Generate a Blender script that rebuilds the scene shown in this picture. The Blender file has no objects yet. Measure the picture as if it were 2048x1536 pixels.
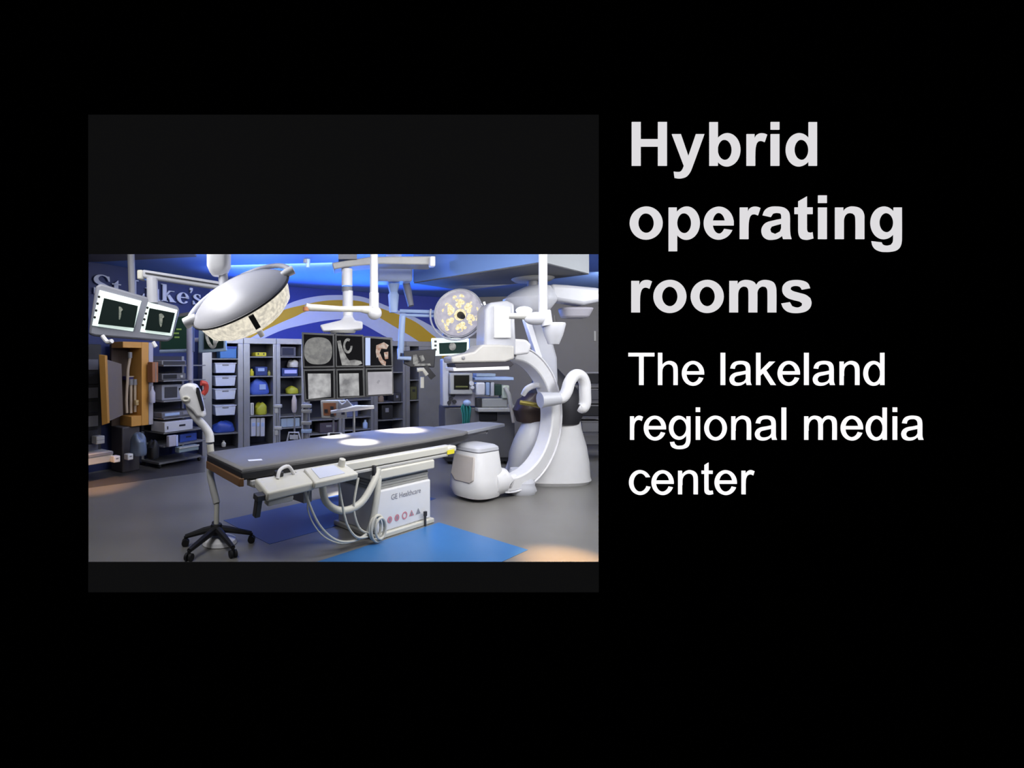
import bpy, bmesh, math, random
from mathutils import Vector, Matrix, Euler
random.seed(7)
C = bpy.context.scene.collection
R = math.radians
V = Vector
F_PX, CX, CY, EYE = 1010.0, 687.0, 722.0, 1.85      # focal length and optical axis in the 2048x1536 frame, eye height

def P(px, py, D):                                    # point seen at a pixel, D metres into the room
    return V(((px - CX) / F_PX * D, D, EYE + (CY - py) / F_PX * D))
def FL(px, py):                                      # floor point seen at a pixel
    return P(px, py, F_PX * EYE / (py - CY))
def hit(px, py, p0, n):
    d = V(((px - CX) / F_PX, 1, (CY - py) / F_PX)); o = V((0, 0, EYE))
    return o + d * ((p0 - o).dot(n) / d.dot(n))

# ------------------------------------------------------------------ materials
MATS = {}
def mat(name, col, rough=.5, metal=0, emit=0, ecol=None, var=.06, scale=8, spec=.5, coat=0):
    if name in MATS: return MATS[name]
    m = bpy.data.materials.new(name); m.use_nodes = True
    nt = m.node_tree; b = nt.nodes['Principled BSDF']
    tc = nt.nodes.new('ShaderNodeTexCoord'); nz = nt.nodes.new('ShaderNodeTexNoise')
    nz.inputs['Scale'].default_value = scale; nz.inputs['Detail'].default_value = 4
    mx = nt.nodes.new('ShaderNodeMix'); mx.data_type = 'RGBA'
    mx.inputs[6].default_value = (*[max(0, c * (1 - var)) for c in col], 1)
    mx.inputs[7].default_value = (*[min(1, c * (1 + var)) for c in col], 1)
    nt.links.new(tc.outputs['Object'], nz.inputs['Vector']); nt.links.new(nz.outputs['Fac'], mx.inputs[0])
    nt.links.new(mx.outputs[2], b.inputs['Base Color'])
    b.inputs['Roughness'].default_value = rough; b.inputs['Metallic'].default_value = metal
    b.inputs['Specular IOR Level'].default_value = spec; b.inputs['Coat Weight'].default_value = coat
    if emit:
        b.inputs['Emission Color'].default_value = (*(ecol or col), 1); b.inputs['Emission Strength'].default_value = emit
    MATS[name] = m; return m
def s2l(r, g, b):
    f = lambda c: (c / 255 / 12.92) if c / 255 <= .04045 else ((c / 255 + .055) / 1.055) ** 2.4
    return (f(r), f(g), f(b))
def blotch(name, c0, c1, scale, emit, detail=3):     # glowing mottled picture for a screen or a lens
    m = bpy.data.materials.new(name); m.use_nodes = True
    nt = m.node_tree; b = nt.nodes['Principled BSDF']
    tc = nt.nodes.new('ShaderNodeTexCoord'); nz = nt.nodes.new('ShaderNodeTexNoise')
    nz.inputs['Scale'].default_value = scale; nz.inputs['Detail'].default_value = detail
    rp = nt.nodes.new('ShaderNodeValToRGB'); e = rp.color_ramp.elements
    e[0].position, e[1].position = .36, .64; e[0].color, e[1].color = (*c0, 1), (*c1, 1)
    nt.links.new(tc.outputs['Object'], nz.inputs['Vector']); nt.links.new(nz.outputs['Fac'], rp.inputs[0])
    nt.links.new(rp.outputs[0], b.inputs['Emission Color']); b.inputs['Emission Strength'].default_value = emit
    b.inputs['Base Color'].default_value = (.02, .02, .02, 1); b.inputs['Roughness'].default_value = .5
    MATS[name] = m; return m

white = mat('white_enamel', (.76, .76, .78), .38, var=.03)
white2 = mat('cool_white_plastic', (.50, .51, .56), .42, var=.03)
cream = mat('cream_enamel', (.60, .59, .53), .45, var=.04)
offw = mat('pale_grey_plastic', (.42, .42, .41), .5)
grey = mat('mid_grey_plastic', (.22, .22, .24), .5)
grey2 = mat('slate_grey_plastic', (.12, .12, .14), .5)
dark = mat('charcoal_plastic', (.03, .03, .035), .5)
black = mat('black_rubber', (.008, .008, .01), .6)
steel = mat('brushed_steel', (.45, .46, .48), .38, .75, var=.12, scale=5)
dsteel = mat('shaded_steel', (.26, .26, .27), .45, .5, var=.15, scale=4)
navy = mat('navy_shelf', (.012, .016, .04), .5)
wood = mat('orange_pine', s2l(205, 150, 75), .5, var=.12, scale=3)
woodg = mat('grey_door_skin', (.22, .19, .165), .55)
blue = mat('royal_blue_plastic', (.03, .07, .35), .45)
lblue = mat('pale_blue_plastic', (.34, .45, .68), .45)
yellow = mat('yellow_plastic', (.60, .52, .03), .45)
teal = mat('teal_cloth', (.03, .25, .24), .8)
red = mat('red_plastic', (.45, .05, .04), .4)
orange = mat('orange_plastic', (.45, .17, .07), .5)
pad = mat('dark_grey_vinyl', (.16, .158, .16), .5, var=.05, scale=14)
paded = mat('black_vinyl_edge', (.012, .012, .014), .45)
brown = mat('brown_underside', (.16, .08, .035), .5)
glowwhite = mat('lit_white_bezel', (.7, .78, .74), .4, emit=.75, ecol=(.78, .95, .88))  # a bezel is no lamp; its brightness is added as emission
scr_dark = mat('dark_screen', (.004, .008, .008), .7, emit=.012, ecol=(.2, .5, .4), spec=.1)
scr_green = mat('dark_green_screen', (.01, .02, .02), .7, spec=.1, emit=.05, ecol=(.1, .35, .25))
bone = blotch('pale_bone_scan', (.10, .10, .10), (.34, .34, .33), 14, 1)
scan = blotch('grey_scan', (.12, .12, .12), (.20, .20, .19), 20, 1)
xray = blotch('bright_xray', (.13, .13, .14), (.46, .46, .47), 6, 1)
xray2 = blotch('flat_xray', (.30, .29, .33), (.40, .39, .43), 5, 1)
vessel = blotch('orange_vessel_scan', (.30, .12, .06), (.5, .42, .36), 22, 1)
ghost = blotch('faint_green_scan', (.05, .09, .07), (.34, .36, .30), 30, .8)
lens = blotch('led_lens', (.58, .54, .46), (.90, .83, .68), 34, 1.0, 2)
lens_face = blotch('lilac_lens', (.42, .40, .50), (.58, .56, .64), 9, 1.0, 2)
led = blotch('warm_led', (.72, .60, .30), (1.0, .90, .62), 40, 1.15, 2)
lamp_glow = mat('bright_lens', (.9, .9, .95), .3, emit=1.1, ecol=(.85, .9, 1))

# ------------------------------------------------------------------ mesh builder
class B:
    def __init__(s, t=None, M=None):
        s.bm = bmesh.new(); s.M = M or Matrix(); s.inv = XF[t.name].inverted() if t is not None else Matrix()
    def v(s, p): return s.bm.verts.new(s.inv @ (s.M @ V(p)))
    def face(s, pts):
        try: return s.bm.faces.new([s.v(p) for p in pts])
        except ValueError: pass
    def box(s, x0, x1, y0, y1, z0, z1):
        c = [s.v(p) for p in ((x0,y0,z0),(x1,y0,z0),(x1,y1,z0),(x0,y1,z0),(x0,y0,z1),(x1,y0,z1),(x1,y1,z1),(x0,y1,z1))]
        for f in ((3,2,1,0),(4,5,6,7),(0,1,5,4),(1,2,6,5),(2,3,7,6),(3,0,4,7)): s.bm.faces.new([c[i] for i in f])
        return s
    def cbox(s, c, size, rot=(0, 0, 0)):
        old = s.M; s.M = old @ Matrix.Translation(V(c)) @ Euler([R(a) for a in rot]).to_matrix().to_4x4()
        a, b, d = [k / 2 for k in size]; s.box(-a, a, -b, b, -d, d); s.M = old; return s
    def rings(s, rings, closed=True, cap=True):
        vs = [[s.v(p) for p in r] for r in rings]; n = len(vs[0])
        for a, b in zip(vs, vs[1:]):
            for i in range(n if closed else n - 1):
                j = (i + 1) % n; s.bm.faces.new([a[i], a[j], b[j], b[i]])
        if cap:
            s.bm.faces.new(vs[0][::-1]); s.bm.faces.new(vs[-1])
        return s
    def tube(s, pts, r, seg=10, sub=0):
        pts = [V(p) for p in pts]
        rad = list(r) if isinstance(r, (list, tuple)) else [r] * len(pts)
        if sub:
            np_, nr = [], []
            for i in range(len(pts) - 1):
                p0, p1, p2, p3 = pts[max(i-1, 0)], pts[i], pts[i+1], pts[min(i+2, len(pts)-1)]
                for k in range(sub):
                    t = k / sub
                    np_.append(.5*((2*p1)+(p2-p0)*t+(2*p0-5*p1+4*p2-p3)*t*t+(3*p1-p0-3*p2+p3)*t**3)); nr.append(rad[i]*(1-t)+rad[i+1]*t)
            pts, rad = np_ + [pts[-1]], nr + [rad[-1]]
        rs = []; up = None
        for i, p in enumerate(pts):
            t = (pts[min(i+1, len(pts)-1)] - pts[max(i-1, 0)]).normalized()
            if up is None: up = t.orthogonal().normalized()
            up = (up - t * up.dot(t)); up = up.normalized() if up.length > 1e-6 else t.orthogonal().normalized()
            w = t.cross(up)
            rs.append([p + (up*math.cos(a) + w*math.sin(a)) * rad[i] for a in [2*math.pi*k/seg for k in range(seg)]])
        return s.rings(rs)
    def cyl(s, p0, p1, r0, r1=None, seg=24): return s.tube([p0, p1], [r0, r0 if r1 is None else r1], seg)
    def lathe(s, prof, seg=48, c=(0, 0, 0)):
        c = V(c); rs = []
        for r, z in prof:
            r = max(r, 1e-4); rs.append([c + V((r*math.cos(2*math.pi*k/seg), r*math.sin(2*math.pi*k/seg), z)) for k in range(seg)])
        return s.rings(rs)
    def prism(s, poly, d0, d1, ax='z'):              # polygon in two axes, extruded along the third
        f = {'z': lambda a, b, d: (a, b, d), 'y': lambda a, b, d: (a, d, b), 'x': lambda a, b, d: (d, a, b)}[ax]
        return s.rings([[f(a, b, d0) for a, b in poly], [f(a, b, d1) for a, b in poly]])
    def sphere(s, c, r, sc=(1, 1, 1), seg=20):
        c = V(c); n = 10
        return s.rings([[c + V((r*sc[0]*math.cos(2*math.pi*k/seg)*math.sin(a), r*sc[1]*math.sin(2*math.pi*k/seg)*math.sin(a), -r*sc[2]*math.cos(a))) for k in range(seg)]
                        for a in [.02 + (math.pi - .04)*i/n for i in range(n+1)]])
    def loft(s, secs, seg=40):                       # (z, cx, cy, rx, ry, exponent)
        rs = []
        for z, cx, cy, rx, ry, e in secs:
            ring = []
            for k in range(seg):
                a = 2*math.pi*k/seg; c_, s_ = math.cos(a), math.sin(a)
                ring.append((cx + rx*math.copysign(abs(c_)**(2/e), c_), cy + ry*math.copysign(abs(s_)**(2/e), s_), z))
            rs.append(ring)
        return s.rings(rs)
    def disc(s, c, rx, ry, seg=24, ax='y'):
        return s.face([(c[0]+rx*math.cos(2*math.pi*k/seg), c[1], c[2]+ry*math.sin(2*math.pi*k/seg)) if ax == 'y' else
                       (c[0]+rx*math.cos(2*math.pi*k/seg), c[1]+ry*math.sin(2*math.pi*k/seg), c[2]) for k in range(seg)])

XF = {}
def obj(name, b, m, parent=None, bevel=0, seg=2, angle=40, sub=0):
    me = bpy.data.meshes.new(name)
    bmesh.ops.recalc_face_normals(b.bm, faces=b.bm.faces[:])
    b.bm.to_mesh(me); b.bm.free()
    me.polygons.foreach_set('use_smooth', [True]*len(me.polygons)); me.set_sharp_from_angle(angle=R(angle))
    me.materials.append(m)
    o = bpy.data.objects.new(name, me); C.objects.link(o)
    if parent is not None: o.parent = parent
    if bevel:
        md = o.modifiers.new('bevel', 'BEVEL'); md.width = bevel; md.segments = seg; md.limit_method = 'ANGLE'; md.angle_limit = R(35)
    if sub:
        md = o.modifiers.new('sub', 'SUBSURF'); md.levels = md.render_levels = sub
    return o
def thing(name, label, cat, loc=(0, 0, 0), rz=0, group=None):
    o = bpy.data.objects.new(name, None); C.objects.link(o); o.empty_display_size = .1
    o.location = loc; o.rotation_euler = (0, 0, R(rz)); o['label'] = label; o['category'] = cat
    if group: o['group'] = group
    XF[o.name] = Matrix.Translation(V(loc)) @ Matrix.Rotation(R(rz), 4, 'Z')
    return o
def tag(o, label, cat, group=None):
    o['label'] = label; o['category'] = cat
    if group: o['group'] = group
    return o
def lab(o, s): o['label'] = s; return o
def struct(name, b, m, **k):
    o = obj(name, b, m, **k); o['kind'] = 'structure'; return o
def axes(o, x, y):                                   # frame from an origin and two directions
    x = V(x).normalized(); z = x.cross(V(y)).normalized(); y = z.cross(x)
    m = Matrix((x, y, z)).transposed().to_4x4(); m.translation = V(o); return m
def zframe(o, z, xh=(1, 0, 0)):
    z = V(z).normalized(); y = z.cross(V(xh)).normalized(); x = y.cross(z)
    m = Matrix((x, y, z)).transposed().to_4x4(); m.translation = V(o); return m

# ------------------------------------------------------------------ lettering drawn as outlines
def smooth(poly, n=4, lim=38):
    N = len(poly); pts = [V(p) for p in poly]; out = []
    def corner(i):
        a, b = pts[i]-pts[i-1], pts[(i+1) % N]-pts[i]
        return a.length < 1e-6 or b.length < 1e-6 or a.angle(b) > R(lim)
    for i in range(N):
        p1, p2 = pts[i], pts[(i+1) % N]; L = (p2-p1).length
        c1, c2 = corner(i), corner((i+1) % N)
        t1 = (p2-p1) if c1 else (p2-pts[i-1]).normalized()*L
        t2 = (p2-p1) if c2 else (pts[(i+2) % N]-p1).normalized()*L
        if c1 and c2: out.append(p1); continue
        for k in range(n):
            t = k/n; t_2, t_3 = t*t, t**3
            out.append(p1*(2*t_3-3*t_2+1)+t1*(t_3-2*t_2+t)+p2*(-2*t_3+3*t_2)+t2*(t_3-t_2))
    return [(p.x, p.y) for p in out]
def E(c, r, a): return (c[0]+r[0]*math.cos(a), c[1]+r[1]*math.sin(a))
def ring(co, ro, ci, ri): return ('ring', co, ro, ci, ri)
def band(co, ro, ci, ri, a0, a1, b0=None, b1=None):
    b0 = a0 if b0 is None else b0; b1 = a1 if b1 is None else b1
    return ('band', co, ro, ci, ri, a0, a1, b0, b1)
def rect(x0, x1, y0, y1): return ('raw', [(x0, y0), (x1, y0), (x1, y1), (x0, y1)])
def pl(*p): return ('poly', list(p))
BOLD = {
 'H': [rect(0,60,0,299), rect(179,239,0,299), rect(60,179,131,182)],
 'y': [pl((0,216),(60,216),(112,64),(164,216),(221,216),(139,-10),(122,-48),(100,-74),(75,-84),(49,-87),(19,-83),(13,-40),(30,-42),(49,-42),(62,-36),(73,-22),(82,0))],
 'b': [rect(0,57,0,298), ring((121,109),(90,114),(104.5,109),(48.5,69))],
 'r': [rect(0,53,0,216), rect(0,58,0,140), pl((40,180),(53,186),(66,208),(82,219),(100,222),(120,220),(140,212),(123,162),(110,168),(97,170),(80,165),(68,150),(60,115),(58,70),(40,70))],
 'i': [rect(0,58,0,216), rect(0,58,247,299)],
 'd': [rect(156,212,0,298), ring((90,109),(90,114),(106.5,109),(48.5,69))],
 'o': [ring((112,109.5),(112,113.5),(111.5,109.5),(53.5,66.5))],
 'p': [rect(0,57,-83,140), rect(0,54,130,216), ring((122,109),(90,114),(105.5,109),(48.5,68))],
 'e': [band((101.5,109),(101.5,113),(102.5,108.5),(43.5,70.5),-8,335.5,-8,327), rect(50,203,93,127)],
 'a': [pl((8,163),(22,196),(52,218),(100,223),(152,215),(182,191),(192,161),(193,81),(196,31),(204,0),(149,0),(142,23),(136,61),(136,161),(130,176),(102,179),(77,173),(63,151)),
       pl((140,140),(82,128),(32,113),(7,86),(0,56),(10,21),(37,-1),(72,-5),(112,3),(145,26),(138,81),(127,53),(92,35),(65,46),(58,66),(67,84),(102,95),(140,105))],
 't': [rect(0,122,171,217), pl((26,259),(83,292),(83,80),(84,61),(89,48),(106,44),(121,48),(127,4),(101,-3),(81,-5),(51,1),(34,19),(27,46),(26,80))],
 'n': [rect(0,54,0,216), rect(0,58,0,130), pl((40,180),(54,187),(70,208),(95,221),(122,223),(160,215),(185,195),(197,165),(198,130),(198,0),(140,0),(140,125),(136,160),(122,175),(102,178),(80,172),(65,155),(58,125),(58,60),(40,60))],
 'g': [ring((90,111),(90,112),(107.5,112.5),(48.5,65.5)), pl((212,216),(212,0),(208,-35),(195,-62),(170,-80),(135,-87),(106,-88),(70,-85),(35,-70),(15,-45),(7,-14),(74,-22),(80,-35),(95,-43),(115,-44),(140,-38),(153,-20),(156,10),(158,216))],
 's': [pl((195,165),(181,197),(151,215),(101,222),(46,214),(14,187),(7,157),(14,127),(41,100),(86,84),(126,74),(143,62),(141,47),(121,36),(96,35),(71,44),(56,71),(0,62),(14,30),(46,4),(101,-5),(161,5),(193,30),(204,65),(196,97),(166,120),(116,135),(76,147),(61,158),(64,172),(81,179),(106,181),(128,174),(141,155))],
}
_a = [(40,180),(54,190),(70,210),(95,221),(120,222),(150,216),(172,203),(184,180),(189,150),(189,0),(131,0),(131,130),(128,160),(118,174),(98,177),(78,170),(63,150),(58,120),(58,60),(40,60)]
BOLD['m'] = [rect(0,54,0,216), rect(0,58,0,130), pl(*_a), pl(*[(x+130, y) for x, y in _a])]
_h = [(15,120),(27,133),(45,150),(70,160),(95,157),(115,145),(126,125),(129,98),(129,0),(102,0),(102,98),(98,120),(88,132),(68,137),(50,132),(35,118),(28,98),(27,60),(15,60)]
_m = [(15,120),(27,135),(42,152),(65,160),(90,157),(108,147),(118,130),(121,105),(121,0),(93,0),(93,100),(89,122),(80,133),(64,137),(48,132),(35,118),(28,98),(27,60),(15,60)]
REG = {
 'T': [rect(0,171,189,214), rect(71,100,0,190)],
 'h': [rect(0,27,0,214), pl(*_h)],
 'e': [band((73,77.5),(73,82.5),(73,78),(44.5,60),-6,338,-6,335), rect(20,145,69,92)],
 'l': [rect(0,29,0,214)],
 'i': [rect(0,27,0,156), rect(0,27,184,215)],
 'a': [pl((5,110),(12,132),(28,150),(55,159),(85,160),(112,154),(128,140),(135,118),(136,60),(137,22),(144,0),(114,0),(109,20),(108,60),(108,112),(102,127),(88,136),(70,137),(50,134),(38,124),(33,107)),
       pl((112,97),(80,90),(40,83),(15,70),(2,50),(1,30),(10,10),(28,-2),(52,-5),(80,1),(112,22),(109,45),(98,28),(80,19),(58,16),(40,19),(30,30),(30,45),(40,57),(65,64),(112,74))],
 'k': [rect(0,27,0,214), pl((20,88),(87,156),(124,156),(65,98),(129,0),(96,0),(45,79),(20,55))],
 'n': [rect(0,25,0,156), pl(*_h)],
 'd': [rect(111,137,0,214), ring((66,77.5),(66,82.5),(70,77.5),(41.5,60))],
 'r': [rect(0,25,0,156), rect(0,26,0,90), pl((15,120),(25,133),(36,148),(50,158),(66,160),(85,153),(76,125),(62,131),(48,130),(36,121),(28,100),(26,70),(15,70))],
 'g': [ring((64,80),(64,80),(71.5,79),(43.5,57)), pl((141,156),(141,10),(138,-20),(125,-45),(100,-58),(68,-62),(38,-58),(16,-43),(7,-15),(34,-12),(40,-27),(55,-38),(70,-39),(95,-35),(110,-20),(115,5),(116,156))],
 'o': [ring((74,78),(74,82.5),(74.5,78),(45.5,60))],
 'm': [rect(0,25,0,156), pl(*_m), pl(*[(x+92.5, y) for x, y in _m])],
 'c': [band((73,78),(73,82.5),(74,78),(45,60),25.4,340,35,337)],
 't': [rect(0,72,135,157), pl((19,194),(45,210),(45,38),(48,27),(58,23),(72,25),(76,2),(60,-2),(45,-3),(30,2),(21,15),(19,40))],
}
SERIF = {                                            # heavy old-style letters for the sign on the blue wall, 100 units to the capital height
 'S': [pl((58,70),(56,96),(50,95),(42,98),(30,101),(14,97),(3,86),(0,72),(5,58),(20,47),(36,38),(44,28),(43,14),(32,5),(22,5),(10,14),(5,32),(0,32),(0,0),(5,0),(9,4),(20,0),(30,-1),(48,3),(60,15),(62,30),(56,44),(40,55),(24,64),(17,73),(17,84),(24,94),(33,96),(44,90),(53,70))],
 't': [rect(0,34,58,64), pl((8,64),(24,84),(24,14),(28,8),(36,9),(36,4),(28,-1),(18,-1),(10,3),(8,12))],
 '.': [rect(0,14,0,14)],
 'L': [rect(8,26,0,98), rect(0,36,92,98), rect(0,58,0,6), pl((40,0),(58,0),(61,30),(56,30),(48,10))],
 'u': [pl((4,64),(20,64),(20,18),(25,9),(34,9),(40,16),(40,64),(56,64),(56,6),(62,4),(62,0),(42,0),(41,8),(32,-1),(18,-1),(8,5),(4,16)), rect(-2,10,60,64), rect(34,46,60,64)],
 'k': [rect(5,22,0,98), rect(-1,22,94,98), rect(-1,28,0,5), pl((20,28),(40,60),(58,60),(58,64),(32,64),(18,40)), pl((24,34),(36,42),(60,4),(66,4),(66,0),(36,0),(36,4),(38,6))],
 'e': [band((29,31),(29,33),(31,32),(13,28),-4,325,-4,322), rect(14,58,31,37)],
 "'": [pl((0,98),(14,98),(14,84),(6,66),(2,68),(7,84),(0,84))],
 's': [pl((38,44),(37,64),(33,63),(22,65),(10,62),(2,52),(3,42),(12,33),(26,26),(30,19),(28,8),(20,4),(10,8),(4,22),(0,22),(0,0),(4,0),(7,3),(20,-1),(34,3),(43,13),(43,25),(36,34),(20,43),(14,50),(17,59),(25,60),(33,54),(35,44))],
}
def glyph(b, parts, f, d0, d1):                      # f maps glyph units to the authoring plane (x, z); the plate is d0..d1 along y
    for p in parts:
        if p[0] in ('raw', 'poly'):
            q = p[1] if p[0] == 'raw' else smooth(p[1])
            b.prism([f(*k) for k in q], d0, d1, 'y'); continue
        co, ro, ci, ri = p[1:5]
        n = 48
        if p[0] == 'ring': A = Bn = [2*math.pi*k/n for k in range(n)]; closed = True
        else:
            A = [R(p[5]+(p[6]-p[5])*k/n) for k in range(n+1)]; Bn = [R(p[7]+(p[8]-p[7])*k/n) for k in range(n+1)]; closed = False
        o0 = [f(*E(co, ro, a)) for a in A]; i0 = [f(*E(ci, ri, a)) for a in Bn]
        b.rings([[(x, d, z) for x, z in l] for l, d in ((o0, d0), (i0, d0), (i0, d1), (o0, d1), (o0, d0))], closed=closed, cap=False)

# ------------------------------------------------------------------ camera
cam = bpy.data.cameras.new('camera'); co = bpy.data.objects.new('camera', cam); C.objects.link(co)
co.location = (0, 0, EYE); co.rotation_euler = (R(90), 0, 0)
cam.sensor_width = 36; cam.sensor_fit = 'HORIZONTAL'; cam.lens = F_PX / 2048 * 36
cam.shift_x = (1024 - CX) / 2048; cam.shift_y = (CY - 768) / 2048
cam.clip_start = .05
bpy.context.scene.camera = co

# ------------------------------------------------------------------ the slide's black page built as a wall with an opening, and its lettering
WD = 3.0
def wallpx(px, py, D=WD): p = P(px, py, D); return p.x, p.z
ox0, oz1 = wallpx(177, 508.5); ox1, oz0 = wallpx(1197, 1123.5)
wallblack = mat('matt_black_slide', (.0004, .0004, .0005), 1, spec=0, var=.02)
trimgrey = mat('charcoal_panel', (.031, .031, .032), .9, spec=0, var=.02)
b = B(); s_ = .10
X0, X1, Z0, Z1 = -6.6, 9.2, -.9, 4.4
fr = [(X0, Z0), (X1, Z0), (X1, Z1), (X0, Z1)]; ho = [(ox0, oz0), (ox1, oz0), (ox1, oz1), (ox0, oz1)]
hb = [(ox0-s_, oz0-s_), (ox1+s_, oz0-s_), (ox1+s_, oz1+s_), (ox0-s_, oz1+s_)]
b.rings([[(x, y, z) for x, z in l] for l, y in ((fr, WD), (ho, WD), (hb, WD+.12), (fr, WD+.12), (fr, WD))], cap=False)
struct('slide_page_wall', b, wallblack)
for i, (y0, y1) in enumerate(((230, 508.5), (1123.5, 1184))):
    x0, z1 = wallpx(177, y0); x1, z0 = wallpx(1197, y1)
    struct('trim_%d' % (i+1), B().box(x0, x1, WD-.004, WD-.0005, z0, z1), trimgrey)
def sign(label, font, words_, scale, ox, oy, m):
    x0, z0 = wallpx(ox, oy); t = thing('wall_lettering', label, 'lettering', (x0, WD, z0))
    for base, w, xs in words_:
        b = B(t)
        for ch, x in zip(w, xs):
            glyph(b, font[ch], lambda u, v: wallpx(ox+(x+u)/scale, oy+(base-v)/scale, WD-.005), WD-.005, WD-.001)
        obj('word', b, m, t, angle=30)
letter_grey = mat('lit_grey_letters', (0, 0, 0), .9, emit=1, ecol=s2l(223, 221, 224), spec=0)
letter_white = mat('lit_white_letters', (0, 0, 0), .9, emit=1, ecol=(1, .985, 1), spec=0)
sign('large bold pale grey heading lettering on the black slide page', BOLD,
     [(380, 'Hybrid', (82, 356, 612, 866, 1031, 1134)), (881, 'operating', (68, 334, 574, 820, 968, 1194, 1355, 1471, 1713)),
      (1382, 'rooms', (79, 230, 485, 749, 1104))], 2048/600, 1240, 220, letter_grey)
sign('smaller thin white lettering under the bold heading on the black slide page', REG,
     [(298, 'The', (57, 253, 411)), (298, 'lakeland', (667, 726, 902, 1044, 1219, 1277, 1454, 1611)),
      (660, 'regional', (68, 159, 325, 503, 559, 738, 894, 1070)), (660, 'media', (1220, 1461, 1627, 1805, 1862)),
      (1020, 'center', (61, 210, 386, 541, 627, 805))], 2048/620, 1240, 680, letter_white)

# ------------------------------------------------------------------ room shell
CEIL = 3.5
A1, A2, A3, A4 = V((-5.8, 6.19, 0)), V((-2.75, 10.41, 0)), V((2.7, 13.2, 0)), V((9.0, 12.0, 0))
def floor_mat():
    m = mat('vinyl_floor', (.19, .185, .175), .34, var=.12, scale=1.3, spec=.5); return m
struct('floor', B().prism([(-6.4, 3.12), (9.1, 3.12), (9.1, 13.6), (-6.4, 13.6)], -.1, 0), floor_mat())
ceilm = mat('blue_glow_ceiling_board', (.13, .24, .58), .7, var=.10, scale=.8)  # blue cove glow painted into the colour of a neutral board
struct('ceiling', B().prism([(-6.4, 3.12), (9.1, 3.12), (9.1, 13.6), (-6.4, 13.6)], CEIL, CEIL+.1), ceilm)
struct('shaded_ceiling_panel', B().prism([(-6.3, 3.2), (-1.9, 3.2), (-2.3, 7.9), (-4.0, 8.3), (-6.3, 8.3)], CEIL-.02, CEIL-.001), mat('unlit_grey_ceiling', (.10, .095, .10), .7, var=.08, scale=.8))  # grey sheet for the ceiling beyond the blue glow, dimness painted in
bluewall = mat('royal_blue_paint', (.016, .035, .30), .55, var=.1, scale=1)
greywall = mat('warm_grey_paint', (.17, .165, .17), .65, var=.05, scale=1)
def wallseg(name, a, c, m, t=.12):
    d = (c - a).normalized(); n = V((-d.y, d.x, 0))
    return struct(name, B().prism([tuple((a).xy), tuple((c).xy), tuple((c+n*t).xy), tuple((a+n*t).xy)], 0, CEIL), m)
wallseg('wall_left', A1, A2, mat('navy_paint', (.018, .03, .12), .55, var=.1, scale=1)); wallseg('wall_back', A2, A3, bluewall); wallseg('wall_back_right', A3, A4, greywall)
wallseg('wall_right', V((9, 12, 0)), V((9, 3.12, 0)), greywall); wallseg('wall_side', V((-5.8, 3.12, 0)), A1, greywall)
nL = V((.810, -.586, 0)); dL = V((.586, .810, 0)); dC = (A3-A2).normalized(); nC = V((dC.y, -dC.x, 0))
# painted wave on the blue wall
def strip(name, up, lo, m, off):
    b = B(); p0 = A2 + nC*off
    def at(l, x):
        for (x0, y0), (x1, y1) in zip(l, l[1:]):
            if x0 <= x <= x1:
                t = (x-x0)/(x1-x0); return y0+(y1-y0)*t
        return l[-1][1] if x > l[-1][0] else l[0][1]
    x0, x1 = max(up[0][0], lo[0][0]), min(up[-1][0], lo[-1][0]); n = 60
    f0, f1 = [], []
    for i in range(n+1):
        x = x0+(x1-x0)*i/n
        f0.append(hit(x, at(up, x), p0, nC)); f1.append(hit(x, at(lo, x), p0, nC))
    q = -nC*(off-.002)
    b.rings([f0, f1, [p+q for p in f1], [p+q for p in f0], f0], closed=False, cap=False)
    return struct(name, b, m, angle=25)
def cr(l, n=5):
    out = []
    for i in range(len(l)-1):
        p0, p1, p2, p3 = [V(l[max(0, min(len(l)-1, i+k))]) for k in (-1, 0, 1, 2)]
        for k in range(n):
            t = k/n; q = .5*((2*p1)+(p2-p0)*t+(2*p0-5*p1+4*p2-p3)*t*t+(3*p1-p0-3*p2+p3)*t**3); out.append((q.x, q.y))
    return out + [l[-1]]
UP = cr([(425,690),(470,662),(510,638),(560,616),(591,602),(630,593),(669,590),(716,592),(747,601),(779,614),(833,636),(879,661),(893,670)])
LO = cr([(425,730),(470,704),(500,690),(560,662),(606,650),(653,641),(693,639),(725,648),(763,669),(794,685),(840,712),(893,745)])
YU = cr([(425,708),(470,680),(510,655),(560,623),(606,610),(646,602),(685,600),(724,603),(763,617),(826,641),(865,670),(893,690)])
YL = cr([(425,716),(470,694),(515,668),(560,646),(591,633),(612,623),(653,616),(700,616),(740,625),(779,647),(826,675),(854,694),(893,722)])
wavewhite = mat('pale_blue_white_paint', (.52, .57, .74), .55, var=.05)
waveyel = mat('ochre_paint', (.56, .34, .012), .55, var=.1, scale=1)
strip('trim_3', UP, LO, wavewhite, .012); strip('trim_4', YU, YL, waveyel, .018)
# sign on the left wall
b = B(); p0 = A1 + nL*.03
base = hit(196, 601, p0, nL); zb = 2.86
k_ = .0042
xs = [('S', 0), ('t', 66), ('.', 106), ('L', 134), ('u', 200), ('k', 268), ('e', 338), ("'", 400), ('s', 416)]
orig = hit(186, 600, p0, nL); end = hit(404, 600, p0, nL)
wl = (end - orig).length / 468
bM = axes(V((orig.x, orig.y, 0)), dL, -nL)
b.M = bM
for ch, x in xs: glyph(b, SERIF[ch], lambda u, w: ((x+u)*wl, 2.97+w*.0033), -.03, -.002)
tag(obj('wall_lettering', b, mat('pale_letters', (.52, .56, .70), .5)), 'raised pale serif lettering high on the blue wall behind the twin screens', 'lettering')
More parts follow.
